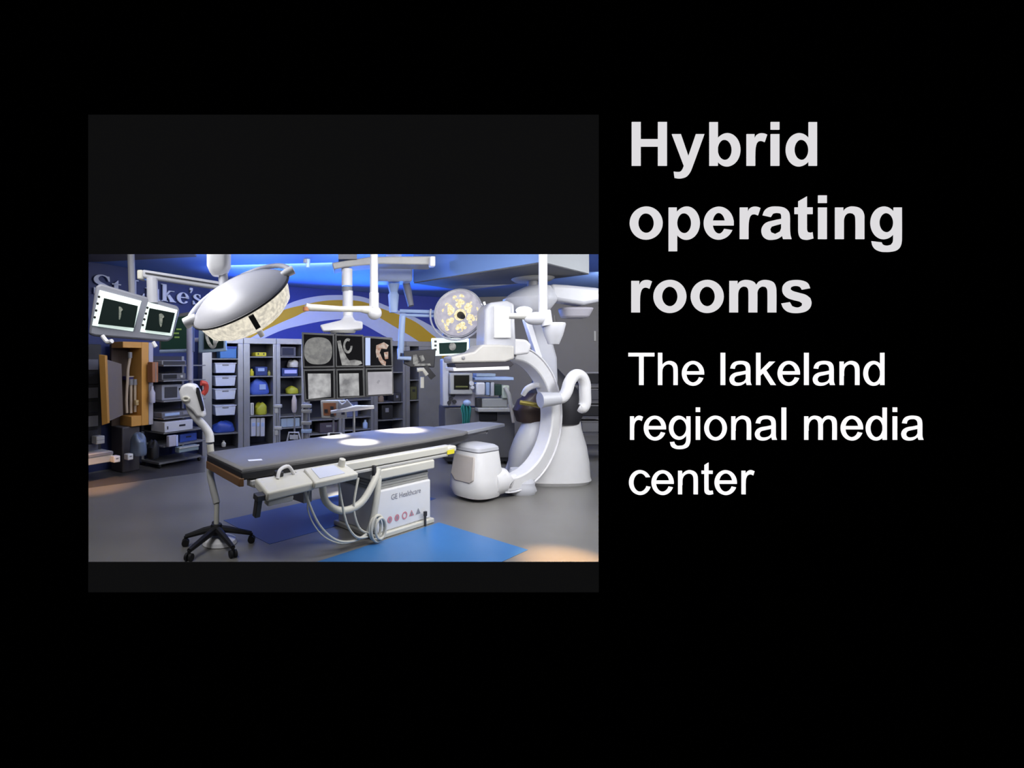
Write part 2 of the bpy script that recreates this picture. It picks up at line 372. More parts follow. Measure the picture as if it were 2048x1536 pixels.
# blue floor areas
inlay = mat('blue_vinyl', (.045, .17, .42), .35, var=.08, scale=2)
u_, v_ = V((.763, .647, 0)), V((-.647, .763, 0)); ANG = 40.3
c1 = FL(1056, 1100); c2 = c1 + v_*1.1
struct('floor_inlay_1', B().prism([tuple(p.xy) for p in (c1, c2, c2-u_*2.1, c1-u_*2.1)], -.02, .003), inlay)
c1 = FL(447, 1041)
struct('floor_inlay_2', B().prism([tuple(p.xy) for p in (c1, c1-v_*1.0, c1-v_*1.0+u_*2.6, c1+u_*2.6)], -.02, .003), mat('shaded_blue_vinyl', (.03, .075, .26), .38, var=.08, scale=2))  # same blue vinyl, darkened in colour for the table's shadow
# ceiling fittings
b = B(); p = P(1000, 545, 9.6); b.box(4.6, 5.6, 5.6, 6.6, CEIL-.10, CEIL)
tag(obj('ceiling_light', b, mat('pale_fixture', (.34, .40, .44), .5), bevel=.02), 'pale rectangular fixture on the ceiling at the far right', 'light')
b = B().box(1.58, 2.12, 8.1, 8.5, CEIL-.2, CEIL)
tag(obj('ceiling_duct', b, mat('duct_grey', (.05, .055, .065), .6), bevel=.015), 'dark boxy duct fixed to the blue lit ceiling', 'duct')
SOF = 3.0
sp = P(1087, 524, 5.87); spx = V((sp.x, sp.y, 0))
sq = [spx, spx+u_*1.18, spx+u_*1.18+v_*2.0, spx+v_*2.0]
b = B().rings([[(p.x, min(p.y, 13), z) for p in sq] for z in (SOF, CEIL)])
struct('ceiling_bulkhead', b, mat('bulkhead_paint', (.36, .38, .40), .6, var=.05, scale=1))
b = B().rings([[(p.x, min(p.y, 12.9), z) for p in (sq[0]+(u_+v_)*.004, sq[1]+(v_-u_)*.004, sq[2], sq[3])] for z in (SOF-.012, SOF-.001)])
struct('shaded_ceiling_panel', b, mat('shaded_soffit', (.07, .075, .085), .6, var=.08, scale=1))  # underside sheet, the soffit's shade put into its dark colour
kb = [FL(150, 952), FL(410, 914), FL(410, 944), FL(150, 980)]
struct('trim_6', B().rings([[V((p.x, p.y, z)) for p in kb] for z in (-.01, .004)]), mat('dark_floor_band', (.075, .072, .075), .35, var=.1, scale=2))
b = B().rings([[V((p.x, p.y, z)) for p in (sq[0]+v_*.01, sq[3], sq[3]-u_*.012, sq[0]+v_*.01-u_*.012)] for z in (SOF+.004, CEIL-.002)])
struct('trim_7', b, mat('blue_glow_fascia', (.14, .25, .55), .55, var=.05, scale=1))  # added plate, blue light on the bulkhead side painted as colour
t = thing('ceiling_sprinkler', 'small metal sprinkler hanging from the blue lit ceiling', 'sprinkler', P(612, 508, 8.2) * 1)
b = B(t); p = P(612, 530, 8.2); b.cyl((p.x, p.y, CEIL), (p.x, p.y, p.z+.03), .045); obj('pipe', b, grey, t)
b = B(t); b.cyl((p.x+.03, p.y, p.z+.12), (p.x+.03, p.y, p.z-.04), .045, .03); obj('nozzle', b, lblue, t)

# ------------------------------------------------------------------ operating table
O = FL(752, 1080)
t = thing('operating_table', 'long grey padded operating table on a white pedestal base', 'table', (O.x, O.y, 0), ANG)
obj('plinth', B().box(-.03, .90, -.03, .66, 0, .055), cream, t, .012)
obj('pedestal', B().box(0, .87, 0, .62, .055, .50), white, t, .02, 3)
b = B()
for k in range(4): b.box(.02+.004*(k % 2), .85-.004*(k % 2), .02+.004*(k % 2), .60, .50+.03*k, .527+.03*k)
obj('bellows', b, mat('bellows_grey', (.34, .34, .32), .6), t, .004)
obj('lift_housing', B().box(-.04, .90, -.035, .66, .62, .725), cream, t, .018, 3)
obj('carriage', B().box(-1.12, 1.16, .10, .98, .715, .80), offw, t, .012)
b = B().box(-1.0, 1.24, -.01, .09, .765, .845); obj('slide_rail', b, cream, t, .012)
obj('slide_rail', B().box(-.75, 1.16, -.02, .10, .725, .757), offw, t, .008)
b = B().cbox((1.24, .03, .80), (.16, .11, .075)); ec = obj('rail_end_cap', b, cream, t, .02)
lab(obj('warning_label', B().cbox((1.20, -.028, .775), (.13, .006, .05)), mat('yellow_sticker', (.75, .66, .04), .5), ec), 'yellow warning label')
top = [(-1.45, .19), (-.2, .19), (1.0, .21), (1.85, .27), (2.05, .34), (2.05, .98), (1.85, 1.10), (1.0, 1.22), (-.2, 1.2), (-1.34, 1.12)]
obj('tabletop', B().prism(top, .80, .872), paded, t, .01)
ins = lambda k: [(x*(1-k)+.2*k, y*(1-k)+.68*k) for x, y in top]
lab(obj('end_trim', B().prism([(-1.47, .205), (-1.43, .18), (-1.30, 1.10), (-1.35, 1.115)], .745, .822), brown, t, .008), 'brown underside edge at the foot end')
mt = obj('mattress', B().rings([[(x, y, z) for x, y in l] for l, z in ((ins(.004), .8725), (ins(.0), .890), (ins(.012), .907), (ins(.028), .912))]), pad, t)
obj('mattress_tag', B().cbox((-1.18, .42, .913), (.13, .07, .003), (0, 0, -20)), white, mt)
ext = [(2.0, .36), (3.2, .50), (3.2, .72), (3.1, .90), (2.0, .96)]
obj('head_extension', B().prism(ext, .85, .90), mat('carbon_grey', (.27, .28, .31), .5), t, .012)
b = B().box(1.9, 2.75, .5, .54, .80, .84).box(1.9, 2.75, .78, .82, .80, .84).box(2.70, 2.75, .5, .82, .79, .85).box(2.2, 2.25, .5, .82, .79, .84)
obj('extension_frame', b, grey, t)
b = B().box(-1.38, -.2, .14, .17, .755, .795); obj('accessory_rail', b, offw, t, .004)
b = B().box(-1.34, -1.1, .16, .3, .72, .785); obj('rail_bracket', b, cream, t, .01)
# writing and symbols on the pedestal
def text(s, size, M, m, parent, name='lettering', ext=.001):
    cu = bpy.data.curves.new(name, 'FONT'); cu.body = s; cu.size = size; cu.extrude = ext; cu.align_x = 'CENTER'; cu.align_y = 'CENTER'
    o = bpy.data.objects.new(name+'_tmp', cu); C.objects.link(o)
    bpy.context.view_layer.update()
    me = bpy.data.meshes.new_from_object(o.evaluated_get(bpy.context.evaluated_depsgraph_get()))
    C.objects.unlink(o); bpy.data.objects.remove(o)
    me.transform(M); me.materials.clear(); me.materials.append(m)
    q = bpy.data.objects.new(name, me); C.objects.link(q); q.parent = parent; return q
ped = [c for c in t.children if c.name.startswith('pedestal')][0]
ink = mat('grey_print', (.30, .30, .34), .6); pink = mat('pink_print', (.62, .25, .30), .6)
MF = lambda x, z, y=-.003: axes((x, y, z), (1, 0, 0), (0, 0, 1))
text('GE', .08, MF(.27, .40), ink, ped); text('Healthcare', .08, MF(.52, .40), ink, ped)
for i, x in enumerate((.20, .31, .43, .54, .65)):
    sy = B()
    if i in (0, 1): sy.disc((x, -.004, .17), .036, .036)
    elif i == 2: sy.rings([[(x+r*math.cos(a), -.004, .17+r*math.sin(a)) for a in [2*math.pi*k/24 for k in range(24)]] for r in (.026, .042)], cap=False)
    else: sy.face([(x-.04, -.004, .145), (x+.04, -.004, .145), (x, -.004, .21)])
    so = obj('warning_symbol', sy, pink if i < 4 else ink, ped)
    if i in (0, 1, 3): sy = B(); sy.face([(x-.010, -.006, .152), (x+.010, -.006, .152), (x+.010, -.006, .188), (x-.010, -.006, .188)]); obj('caution_mark', sy, ink, ped)
b = B().box(.715, .735, -.05, -.028, 0, .12).cbox((.725, -.042, .14), (.035, .025, .05)); obj('levelling_foot', b, dark, t)
# control consoles clipped on the rail
MP = Matrix.Translation((-.77, -.115, .812)) @ Euler((R(16), 0, 0)).to_matrix().to_4x4()
b = B(M=MP); b.prism([(-.23, -.16), (.30, -.14), (.30, .10), (-.16, .11)], -.035, .03); cp = obj('touch_console', b, cream, t, .015, 3)
b = B(M=MP); b.prism([(-.14, -.11), (.16, -.10), (.16, .07), (-.10, .078)], .031, .036); lab(obj('touchscreen', b, mat('lilac_screen', (.4, .42, .5), .3, emit=.35, ecol=(.55, .58, .72)), cp), 'pale lilac touchscreen')
b = B(M=MP); b.cyl((.23, .04, .03), (.23, .04, .10), .035, .03); obj('knob', b, cream, cp)
MP = Matrix.Translation((-1.23, -.07, .805)) @ Euler((R(14), 0, 0)).to_matrix().to_4x4()
b = B(M=MP); b.prism([(-.24, -.20), (.27, -.17), (.30, .06), (-.20, .08)], -.05, .03); jc = obj('joystick_console', b, cream, t, .02, 3)
b = B(M=MP); b.tube([(-.02, .0, .03), (.02, .04, .09), (.12, .06, .10), (.17, .03, .03)], .016, 8, 4); obj('grip_handle', b, white, jc)
b = B(M=MP); b.cbox((.02, .05, .05), (.07, .06, .05)); obj('joystick', b, dark, jc, .01)
b = B(M=MP); b.box(-.30, -.25, -.16, -.11, -.20, -.02).box(-.31, -.22, -.17, -.1, -.05, 0); obj('rail_clamp', b, dark, jc, .006)
b = B(M=MP); b.box(-.2, .05, -.17, -.1, -.11, -.06); obj('support_bracket', b, offw, jc, .008)
cab = [[(-1.0, -.13, .76), (-.97, -.13, .62), (-.83, -.12, .36), (-.62, -.1, .17), (-.38, -.08, .10), (-.15, -.05, .13), (.0, .0, .22)],
       [(-.62, -.13, .76), (-.57, -.12, .55), (-.50, -.12, .30), (-.36, -.1, .14), (-.18, -.06, .09)],
       [(-.30, -.06, .70), (-.36, -.06, .42), (-.28, -.05, .20), (-.14, -.05, .11)],
       [(-.75, .1, .72), (-.80, .1, .45), (-.68, .05, .20), (-.46, 0, .07), (-.2, .02, .06)]]
for i, c in enumerate(cab): obj('cable', B().tube(c, .012 if i < 3 else .007, 8, 5), cream, t)
b = B().tube([(.0, -.03, .74), (-.08, -.05, .62), (-.26, -.05, .44), (-.48, -.02, .40), (-.62, .05, .50), (-.63, .1, .70)], .036, 12, 6); obj('cable_hose', b, cream, t)
b = B().tube([(.0, -.04, .66), (-.05, -.06, .45), (-.10, -.06, .25), (-.16, -.06, .12)], .035, 10, 5); obj('cable_hose', b, cream, t)
for k, r in enumerate((.105, .12, .095)):
    b = B(); b.tube([(-.09+.02*k+r*math.cos(a)*.75, -.08-.02*k, .16+r*1.1*math.sin(a)) for a in [2*math.pi*j/24 for j in range(25)]], .014, 8); obj('cable_coil', b, cream, t)
b = B().box(-.74, -.64, .25, .55, .46, .72); lab(obj('rear_strut', b, grey, t), 'grey strut under the foot end')
b = B().cbox((-.02, -.01, .62), (.10, .06, .12)); obj('cable_inlet', b, white, t, .012)
b = B().cbox((-.06, -.035, .73), (.03, .04, .11)); obj('rail_catch', b, dark, t, .006)
def on_table(x, y, z=0): 
    p = O + u_*x + v_*y; return V((p.x, p.y, z))

# ------------------------------------------------------------------ rolling stand with the angled white head
S = P(430, 800, 5.16); S.z = 0
S = V(((424-CX)/F_PX*5.30, 5.30, 0))
t = thing('rolling_stand', 'white headed equipment stand on a black five star base at the foot end', 'stand', S)
tips = [FL(371, 1092), FL(378, 1122), FL(466, 1115), FL(503, 1085)]
ctr = V((P(433, 1068, 5.12).x, 5.12, 0)); 
for i, q in enumerate(tips + [ctr + V((-.12, .36, 0))]):
    q = V((q.x, q.y, 0)); d = (q-ctr).normalized()
    b = B(t); b.tube([ctr+V((0, 0, .15)), ctr+d*.12+V((0, 0, .14)), q+V((0, 0, .095))], [.045, .035, .022], 8); lg = obj('leg', b, black, t)
    b = B(t); w = d.cross(V((0, 0, 1)))
    for s in (-1, 1): b.cyl(q+V((0, 0, .036))+w*.022*s-w*.012, q+V((0, 0, .036))+w*.022*s+w*.012, .036, seg=16)
    b.cyl(q+V((0, 0, .06)), q+V((0, 0, .10)), .015, seg=10); obj('caster', b, black, lg)
b = B(t); b.lathe([(0, .20), (.05, .20), (.07, .16), (.07, .10), (.03, .09), (0, .09)], 24, ctr); obj('hub', b, black, t)
b = B(t); b.lathe([(0, .07), (.10, .068), (.16, .04), (.175, .006), (.16, .0), (0, 0)], 32, ctr+V((.03, .02, 0))); obj('base_weight', b, white, t)
px_ = ctr
top_ = V((ctr.x-.05, S.y, 0))
b = B(t); b.tube([ctr+V((0, 0, .19)), ctr+V((-.005, .03, .40)), ], .026, 14); obj('lower_pole', b, cream, t)
b = B(t); b.tube([ctr+V((-.005, .03, .40)), V((S.x, S.y-.06, .66)), V((S.x, S.y, .80))], .036, 14, 4); obj('pole', b, offw, t)
b = B(t); b.cyl(V((S.x, S.y, .78)), P(420, 888, 5.30), .036); obj('upper_pole', b, cream, t)
b = B(t); b.cyl(P(420, 886, 5.30), P(420, 881, 5.30), .040); obj('collar', b, dark, t)
b = B(t); b.tube([P(420, 884, 5.30), P(418, 868, 5.30), P(408, 852, 5.28), P(392, 835, 5.25), P(382, 818, 5.25), P(380, 800, 5.25)], [.045, .045, .042, .042, .045, .05], 14, 5); nk = obj('neck', b, white, t)
b = B(t); pts = [P(x, y, 5.22) for x, y in ((361, 782), (366, 770), (378, 766), (392, 768), (399, 780), (409, 822), (411, 834), (396, 834), (388, 822), (376, 812), (364, 800))]
b.rings([[p+V((0, dy, 0)) for p in pts] for dy in (-.07, .07)]); h_ = obj('head', b, white, t, .03, 3)
b = B(t); pts = [P(x, y, 5.14) for x, y in ((393, 775), (397, 776), (407, 815), (407, 822), (403, 822), (392, 785))]
b.rings([[p+V((0, dy, 0)) for p in pts] for dy in (-.004, .03)]); lab(obj('screen', b, black, h_), 'narrow black display strip')
b = B(t); b.tube([P(402, 766, 5.25), P(411, 768, 5.28), P(412, 780, 5.3), P(406, 788, 5.3)], .028, 10, 4); lab(obj('release_handle', b, red, h_), 'red release handle')
b = B(t); b.tube([P(364+6*math.cos(a)+8, 798+4*math.sin(a), 5.14) for a in [2*math.pi*k/16 for k in range(17)]], .012, 8); obj('clip', b, cream, h_)

# ------------------------------------------------------------------ surgical lights
def light_head(t, c, n, Rr, depth=.16, clusters=False, xh=(1, 0, 0)):
    M = zframe(c, -V(n), xh); k = Rr/.414
    prof = lambda l: [(r*k, z*k) for r, z in l]
    b = B(t, M); b.lathe(prof([(0, .15), (.10, .145), (.20, .125), (.30, .085), (.37, .043), (.405, .012), (.412, 0), (.40, -.01), (0, -.012)])); dm = obj('dome', b, mat('dome_grey', (.50, .50, .54), .4, var=.03), t)
    b = B(t, M); b.tube([(.413*k*math.cos(a), .413*k*math.sin(a), -.004) for a in [2*math.pi*j/64 for j in range(65)]], .009*k, 8); obj('gasket', b, dark if not clusters else white2, dm)
    b = B(t, M); b.lathe(prof([(0, -.012), (.385, -.012), (.382, -.05*depth/.16), (.355, -.11*depth/.16), (.28, -.15*depth/.16), (.12, -depth), (0, -depth)])); ln = obj('lens', b, lens_face if clusters else lens, t)
    if clusters:
        for q in range(6):
            a = q*math.pi/3+.4; b = B(t, M)
            for j in range(12):
                rr = random.uniform(.15, .31)*k; aa = a+random.uniform(-.33, .33)
                zz = -(depth if rr < .14*k else depth*(1-.28*((rr/k-.12)/.2)))*k-.004
                b.lathe([(0, zz-.008), (.036*k, zz-.006), (.042*k, zz+.01), (0, zz+.01)], 12, (rr*math.cos(aa), rr*math.sin(aa), 0))
            obj('led_cluster', b, led, ln)
        b = B(t, M); b.lathe([(0, -depth*k-.005), (.10*k, -depth*k-.004), (.11*k, -depth*k+.02), (0, -depth*k+.02)], 24); obj('center_ring', b, led, ln)
    return M, k
# front light
c = P(481, 597, 3.94); n = V((.40, .47, -.79)).normalized()
t = thing('surgical_light', 'large domed surgical light tilted over the foot end of the table', 'surgical light', c, 0)
M, k = light_head(t, c, n, .412, .22)
b = B(t, M)
Mi = M.inverted(); e0, e1 = Mi @ P(386, 645, 3.94), Mi @ P(576, 560, 3.94)
a0 = math.atan2(e0.y, e0.x); a1 = math.atan2(e1.y, e1.x)
up_ = Mi.to_3x3() @ V((0, .6, .8)); am = math.atan2(up_.y, up_.x)
def arcang(a, lo): 
    while a < lo: a += 2*math.pi
    while a >= lo+2*math.pi: a -= 2*math.pi
    return a
A0 = arcang(a0, am-math.pi); A_1 = arcang(a1, am-math.pi)
ya = [(.442*math.cos(A0+(A_1-A0)*j/28), .442*math.sin(A0+(A_1-A0)*j/28), .02+.02*math.sin(math.pi*j/28)) for j in range(29)]
b.tube(ya, .021, 10); obj('yoke', b, white2, t)
for nm, e, rr in (('pivot', ya[0], .045), ('pivot', ya[-1], .035)):
    b = B(t, M); e = V(e); d = V((e.x, e.y, 0)).normalized(); b.tube([e+d*.03, e-d*.03, e-d*.07], [rr, rr, rr*.8], 14); obj(nm, b, white, t)
b = B(t, M); b.lathe([(0, -.36), (.022, -.36), (.026, -.28), (.024, -.24), (0, -.24)], 16); obj('sterile_handle', b, white, t)
b = B(t, M); am2 = math.atan2((Mi @ P(505, 637, 3.7)).y, (Mi @ P(505, 637, 3.7)).x); b.cbox((.378*math.cos(am2), .378*math.sin(am2), -.085), (.05, .04, .11), (0, 0, math.degrees(am2))); obj('lens_latch', b, black, t)
b = B(t); b.tube([P(452, 592, 3.98), P(449, 575, 4.0), P(446, 545, 4.02)], .036, 14); obj('neck', b, white2, t)
b = B(t); p = P(438, 500, 4.02); b.loft([(P(0, 552, 4.02).z, p.x, p.y, .05, .05, 2.5), (P(0, 545, 4.02).z, p.x, p.y, .07, .065, 3), (P(0, 533, 4.02).z, p.x, p.y, .088, .075, 4), (2.9, p.x, p.y, .088, .075, 4)]); ah = obj('arm_housing', b, white, t)
b = B(t); 
for x in (424, 447): q = P(x, 515, 3.94); b.cbox((q.x, q.y, 2.78), (.026, .012, .13))
lab(obj('slot', b, grey, ah), 'two grey slots')
b = B(t); b.cyl((p.x, p.y, 2.88), (p.x, p.y, CEIL), .06); obj('ceiling_post', b, white, t)
# middle light
c = P(917, 627, 7.3); n = V((.06, -.93, -.30)).normalized()
t = thing('surgical_light', 'round surgical light facing the camera with cream lamp clusters', 'surgical light', c)
M, k = light_head(t, c, n, .355, .10, True)
b = B(t, M); b.lathe([(0, -.22), (.035, -.22), (.05, -.12), (.05, -.09), (0, -.09)], 16); obj('sterile_handle', b, black, t)
b = B(t, M); b.tube([(.405*math.cos(a), .405*math.sin(a), .03) for a in [-.4+3.7*j/40 for j in range(41)]], .014, 8); obj('yoke', b, white2, t)
b = B(t); b.cyl(P(868, 624, 7.35), P(800, 622, 7.5), .028); b.cyl(P(868, 632, 7.35), P(800, 630, 7.5), .022); obj('arm', b, lblue, t)
p = P(787, 580, 7.5)
b = B(t); b.loft([(P(0, 625, 7.5).z, p.x, p.y, .06, .06, 2.2), (P(0, 590, 7.5).z, p.x, p.y, .08, .08, 2.5), (P(0, 585, 7.5).z, p.x, p.y, .06, .06, 2.5), (P(0, 568, 7.5).z, p.x, p.y, .09, .09, 3)]); obj('post', b, lblue, t)
b = B(t); b.box(p.x-.26, p.x+.26, p.y-.2, p.y+.2, P(0, 566, 7.5).z, P(0, 534, 7.5).z); b.cyl((p.x, p.y, P(0, 536, 7.5).z), (p.x, p.y, CEIL), .12); obj('ceiling_box', b, mat('bluish_white', (.5, .58, .75), .4), t, .03)
b = B(t); b.tube([P(808, 545, 7.6), P(815, 580, 7.6), P(822, 612, 7.55)], [.05, .06, .045], 12); obj('spring_arm', b, grey, t)
# right light
c = P(1062, 600, 6.9)
t = thing('surgical_light', 'broad white surgical light pointing down above the right hand gantry', 'surgical light', c)
b = B(t); b.loft([(P(0, 634, 6.9).z, c.x+.02, c.y, .10, .12, 2), (P(0, 628, 6.9).z, c.x, c.y, .20, .22, 2), (P(0, 605, 6.9).z, c.x-.02, c.y, .335, .33, 2.2), (P(0, 598, 6.9).z, c.x-.02, c.y, .345, .34, 2.2), (P(0, 585, 6.9).z, c.x+.02, c.y, .27, .28, 2.2), (P(0, 574, 6.9).z, c.x+.08, c.y, .17, .2, 2.2), (P(0, 570, 6.9).z, c.x+.1, c.y, .05, .06, 2)]); dm = obj('dome', b, white2, t)
b = B(t); q = P(1048, 621, 6.53); b.sphere(q, .09, (1.2, .5, .6)); obj('lens', b, lamp_glow, dm)
b = B(t); b.rings([[p+V((0, dy, 0)) for p in [P(x, y, 6.9) for x, y in ((1095, 570), (1128, 572), (1192, 578), (1198, 590), (1195, 605), (1160, 612), (1110, 604), (1095, 600))]] for dy in (-.13, .13)]); obj('lamp_arm', b, white2, t, .05, 4)
b = B(t); b.loft([(P(0, 636, 6.9).z, P(1152, 0, 6.9).x, 6.95, .17, .12, 3), (P(0, 615, 6.9).z, P(1155, 0, 6.9).x, 6.95, .23, .15, 3)]); obj('lower_housing', b, mat('lilac_grey', (.33, .32, .37), .5), t, .03)
b = B(t); q = P(1068, 560, 6.9); b.cyl((q.x, q.y+.05, P(0, 575, 6.9).z), (q.x, q.y+.05, SOF), .07); obj('ceiling_post', b, grey, t)
b = B(t); b.lathe([(0, SOF-.05), (.24, SOF-.05), (.28, SOF-.02), (.28, SOF), (0, SOF)], 32, (q.x, q.y+.05, 0)); obj('ceiling_plate', b, offw, t)

# ------------------------------------------------------------------ ceiling booms
p = P(1086, 508, 5.7)
t = thing('ceiling_boom', 'thin white ceiling post with a side arm and a white cup by the gantry', 'boom', p)
b = B(t); b.cyl((p.x, p.y, CEIL), (p.x, p.y, P(0, 632, 5.7).z), .047); obj('post', b, mat('boom_white', (.60, .60, .62), .4, var=.03), t)
b = B(t); b.cyl(P(1090, 622, 5.7), P(1094, 652, 5.68), .063); b.sphere(P(1072, 637, 5.7), .10, (1.4, .8, .75)); obj('joint', b, white2, t)
b = B(t); b.tube([P(1060, 632, 5.7), P(1024, 632, 5.72), P(1018, 632, 5.73)], [.045, .033, .033], 12); obj('arm', b, offw, t)
b = B(t); q = P(1107, 660, 5.72); b.lathe([(0, -.16), (.06, -.16), (.10, -.06), (.13, .06), (.125, .08), (0, .08)], 24, q); obj('cup', b, white2, t)
b = B(t); b.cyl(q+V((-.02, 0, .063)), q+V((-.03, 0, .16)), .05); obj('cup_collar', b, dark, t)
b = B(t); b.tube([P(1094, 650, 5.7), P(1100, 655, 5.71), q], .04, 10); obj('cup_bracket', b, white2, t)

p = P(748, 508, 6.1)
t = thing('ceiling_boom', 'white ceiling post ending in a ball joint with a long arm to the left', 'boom', p)
b = B(t); b.tube([(p.x, p.y, CEIL), (p.x, p.y, P(0, 585, 6.1).z), (p.x, p.y, P(0, 586, 6.1).z), (p.x, p.y, P(0, 615, 6.1).z)], [.046, .05, .058, .058], 18); obj('post', b, mat('boom_white', (.60, .60, .62), .4, var=.03), t)
b = B(t); b.sphere(P(749, 626, 6.1), .088, (1, 1, .95)); obj('ball_joint', b, mat('boom_white', (.60, .60, .62), .4, var=.03), t)
b = B(t); b.tube([P(745, 620, 6.1), P(735, 620, 6.08), P(720, 618, 6.0), P(680, 618, 5.9), P(620, 615, 5.8), P(611, 612, 5.78)], [.05, .05, .036, .033, .042, .036], 14); obj('arm', b, cream, t)
b = B(t); b.tube([P(612, 614, 5.78), P(612, 622, 5.78)], .035, 10); obj('arm_tip', b, orange, t)

# ------------------------------------------------------------------ bank of six screens
D0 = 6.5
t = thing('monitor_bank', 'ceiling hung bank of six screens behind the table', 'monitor', P(694, 800, D0))
ax_ = V((1, .10, 0)).normalized(); 
def bankM(px, py): return axes(hit(px, py, P(694, 730, D0), V((.10, -1, 0)).normalized()), ax_, V((0, 0, 1)).cross(ax_))
b = B(t)
cells = [((603,664),(669,667),(670,736),(605,737)), ((669,667),(727,669),(729,735),(670,736)), ((729,672),(783,676),(786,734),(730,735)),
         ((605,738),(670,737),(671,799),(609,802)), ((671,737),(728,736),(730,794),(672,799)), ((730,736),(785,735),(787,788),(731,793))]
bn = V((.10, -1, 0)).normalized(); bp = P(694, 730, D0)
def onb(px, py, off=0): return hit(px, py, bp, bn) + bn*off
def quadslab(b, q, o0, o1): b.rings([[onb(x, y, o) for x, y in q] for o in (o0, o1)])
def inset(q, k): 
    cx_ = sum(p[0] for p in q)/4; cy_ = sum(p[1] for p in q)/4; return [(x+(cx_-x)*k, y+(cy_-y)*k) for x, y in q]
quadslab(b, [(603,664),(786,675),(788,790),(609,804)], -.10, -.02); obj('mounting_frame', b, grey2, t, .01)
pics = []
for i, q in enumerate(cells):
    b = B(t); quadslab(b, inset(q, .02), -.04, .03); mo = obj('monitor', b, mat('screen_casing', (.065, .067, .07), .5), t, .008)
    b = B(t); quadslab(b, inset(q, .13), .031, .034); sc = obj('screen', b, mat('black_glass', (.003, .003, .004), .8, spec=.1), mo)
    x0, y0 = q[0]; w = (q[1][0]-q[0][0]); hgt = q[3][1]-q[0][1]
    def poly(pts, m, o=.036, nm='scan_image'):
        b = B(t); b.face([onb(x0+w*a, y0+hgt*c_, o) for a, c_ in pts]); return obj(nm, b, m, sc)
    if i == 0: poly([(.5+.42*math.copysign(abs(math.cos(a))**.75, math.cos(a)), .52+.37*math.copysign(abs(math.sin(a))**.75, math.sin(a))) for a in [2*math.pi*k/40 for k in range(40)]], scan)
    if i == 1:
        poly([(.08, .22), (.2, .2), (.26, .42), (.42, .70), (.5, .78), (.7, .76), (.9, .80), (.94, .87), (.8, .92), (.5, .92), (.25, .92), (.2, .75)], bone)
        b = B(t); ringp = [onb(x0+w*(.45+.16*math.cos(a)), y0+hgt*(.36+.22*math.sin(a)), .036) for a in [2*math.pi*k/24 for k in range(21)]]
        ringi = [onb(x0+w*(.45+.09*math.cos(a)), y0+hgt*(.36+.14*math.sin(a)), .036) for a in [2*math.pi*k/24 for k in range(21)]]
        b.rings([ringp, ringi], closed=False, cap=False); obj('scan_image', b, bone, sc)
    if i == 2:
        poly([(.02, .06), (.2, .06), (.2, .93), (.02, .93)], mat('pale_blue_panel', (.2, .25, .4), .4, emit=.5, ecol=(.45, .55, .9)), nm='menu_column')
        for pts in ([(.42, .3), (.7, .2), (.88, .3), (.8, .42), (.6, .40), (.52, .6), (.44, .7), (.40, .5)], [(.46, .6), (.56, .55), (.66, .75), (.78, .82), (.76, .95), (.62, .9), (.52, .78)], [(.70, .52), (.86, .5), (.86, .72), (.74, .74)]): poly(pts, vessel)
    if i == 3: poly([(.16, .14), (.86, .14), (.87, .86), (.18, .93)], xray)
    if i == 4: poly([(.12, .16), (.80, .15), (.82, .87), (.14, .90)], xray)
    if i == 5:
        poly([(.08, .14), (.97, .12), (.97, .90), (.10, .94)], xray2); poly([(.40, .50), (.48, .40), (.54, .44), (.46, .56)], mat('faint_mark', (.2, .2, .22), .5), .038)
b = B(t); p = P(694, 560, D0+.15); z = lambda y: P(0, y, D0+.15).z
b.tube([(p.x, p.y, z(538)), (p.x, p.y, z(572))], .072, 24); b.tube([(p.x+.01, p.y, z(582)), (p.x+.01, p.y, z(648))], .068, 24); po = obj('column', b, white, t)
b = B(t); b.cyl((p.x, p.y, z(574)), (p.x, p.y, z(583)), .07); obj('column_collar', b, grey, po)
b = B(t); b.rings([[q+V((0, dy, 0)) for q in [P(x, y, D0+.1) for x, y in ((640, 651), (683, 641), (688, 632), (704, 632), (710, 642), (725, 644), (725, 659), (700, 662), (646, 664))]] for dy in (-.10, .16)]); obj('bracket', b, white, t, .02)
b = B(t); b.lathe([(0, z(668)), (.16, z(667)), (.18, z(662)), (0, z(661))], 24, (P(685, 0, D0).x, D0+.1, 0)); b.cyl((P(671, 0, D0).x, D0+.02, z(666)), (P(671, 0, D0).x, D0+.02, z(690)), .02); obj('swivel', b, offw, t)
b = B(t); qs = [P(x, y, 6.7) for x, y in ((664, 530), (740, 518), (868, 517), (862, 534), (760, 532), (690, 538), (668, 543))]
b.rings([[q+V((0, dy, 0)) for q in qs] for dy in (-.16, .2)]); obj('ceiling_rail', b, offw, t, .015)
b = B(t); b.box(P(695, 0, 6.7).x-.12, P(695, 0, 6.7).x+.12, 6.5, 6.9, P(0, 524, 6.7).z, CEIL); obj('ceiling_mount', b, grey, t)
b = B(t); b.cbox(P(864, 524, 6.5), (.07, .12, .13)); obj('rail_end_cap', b, white, t, .015)

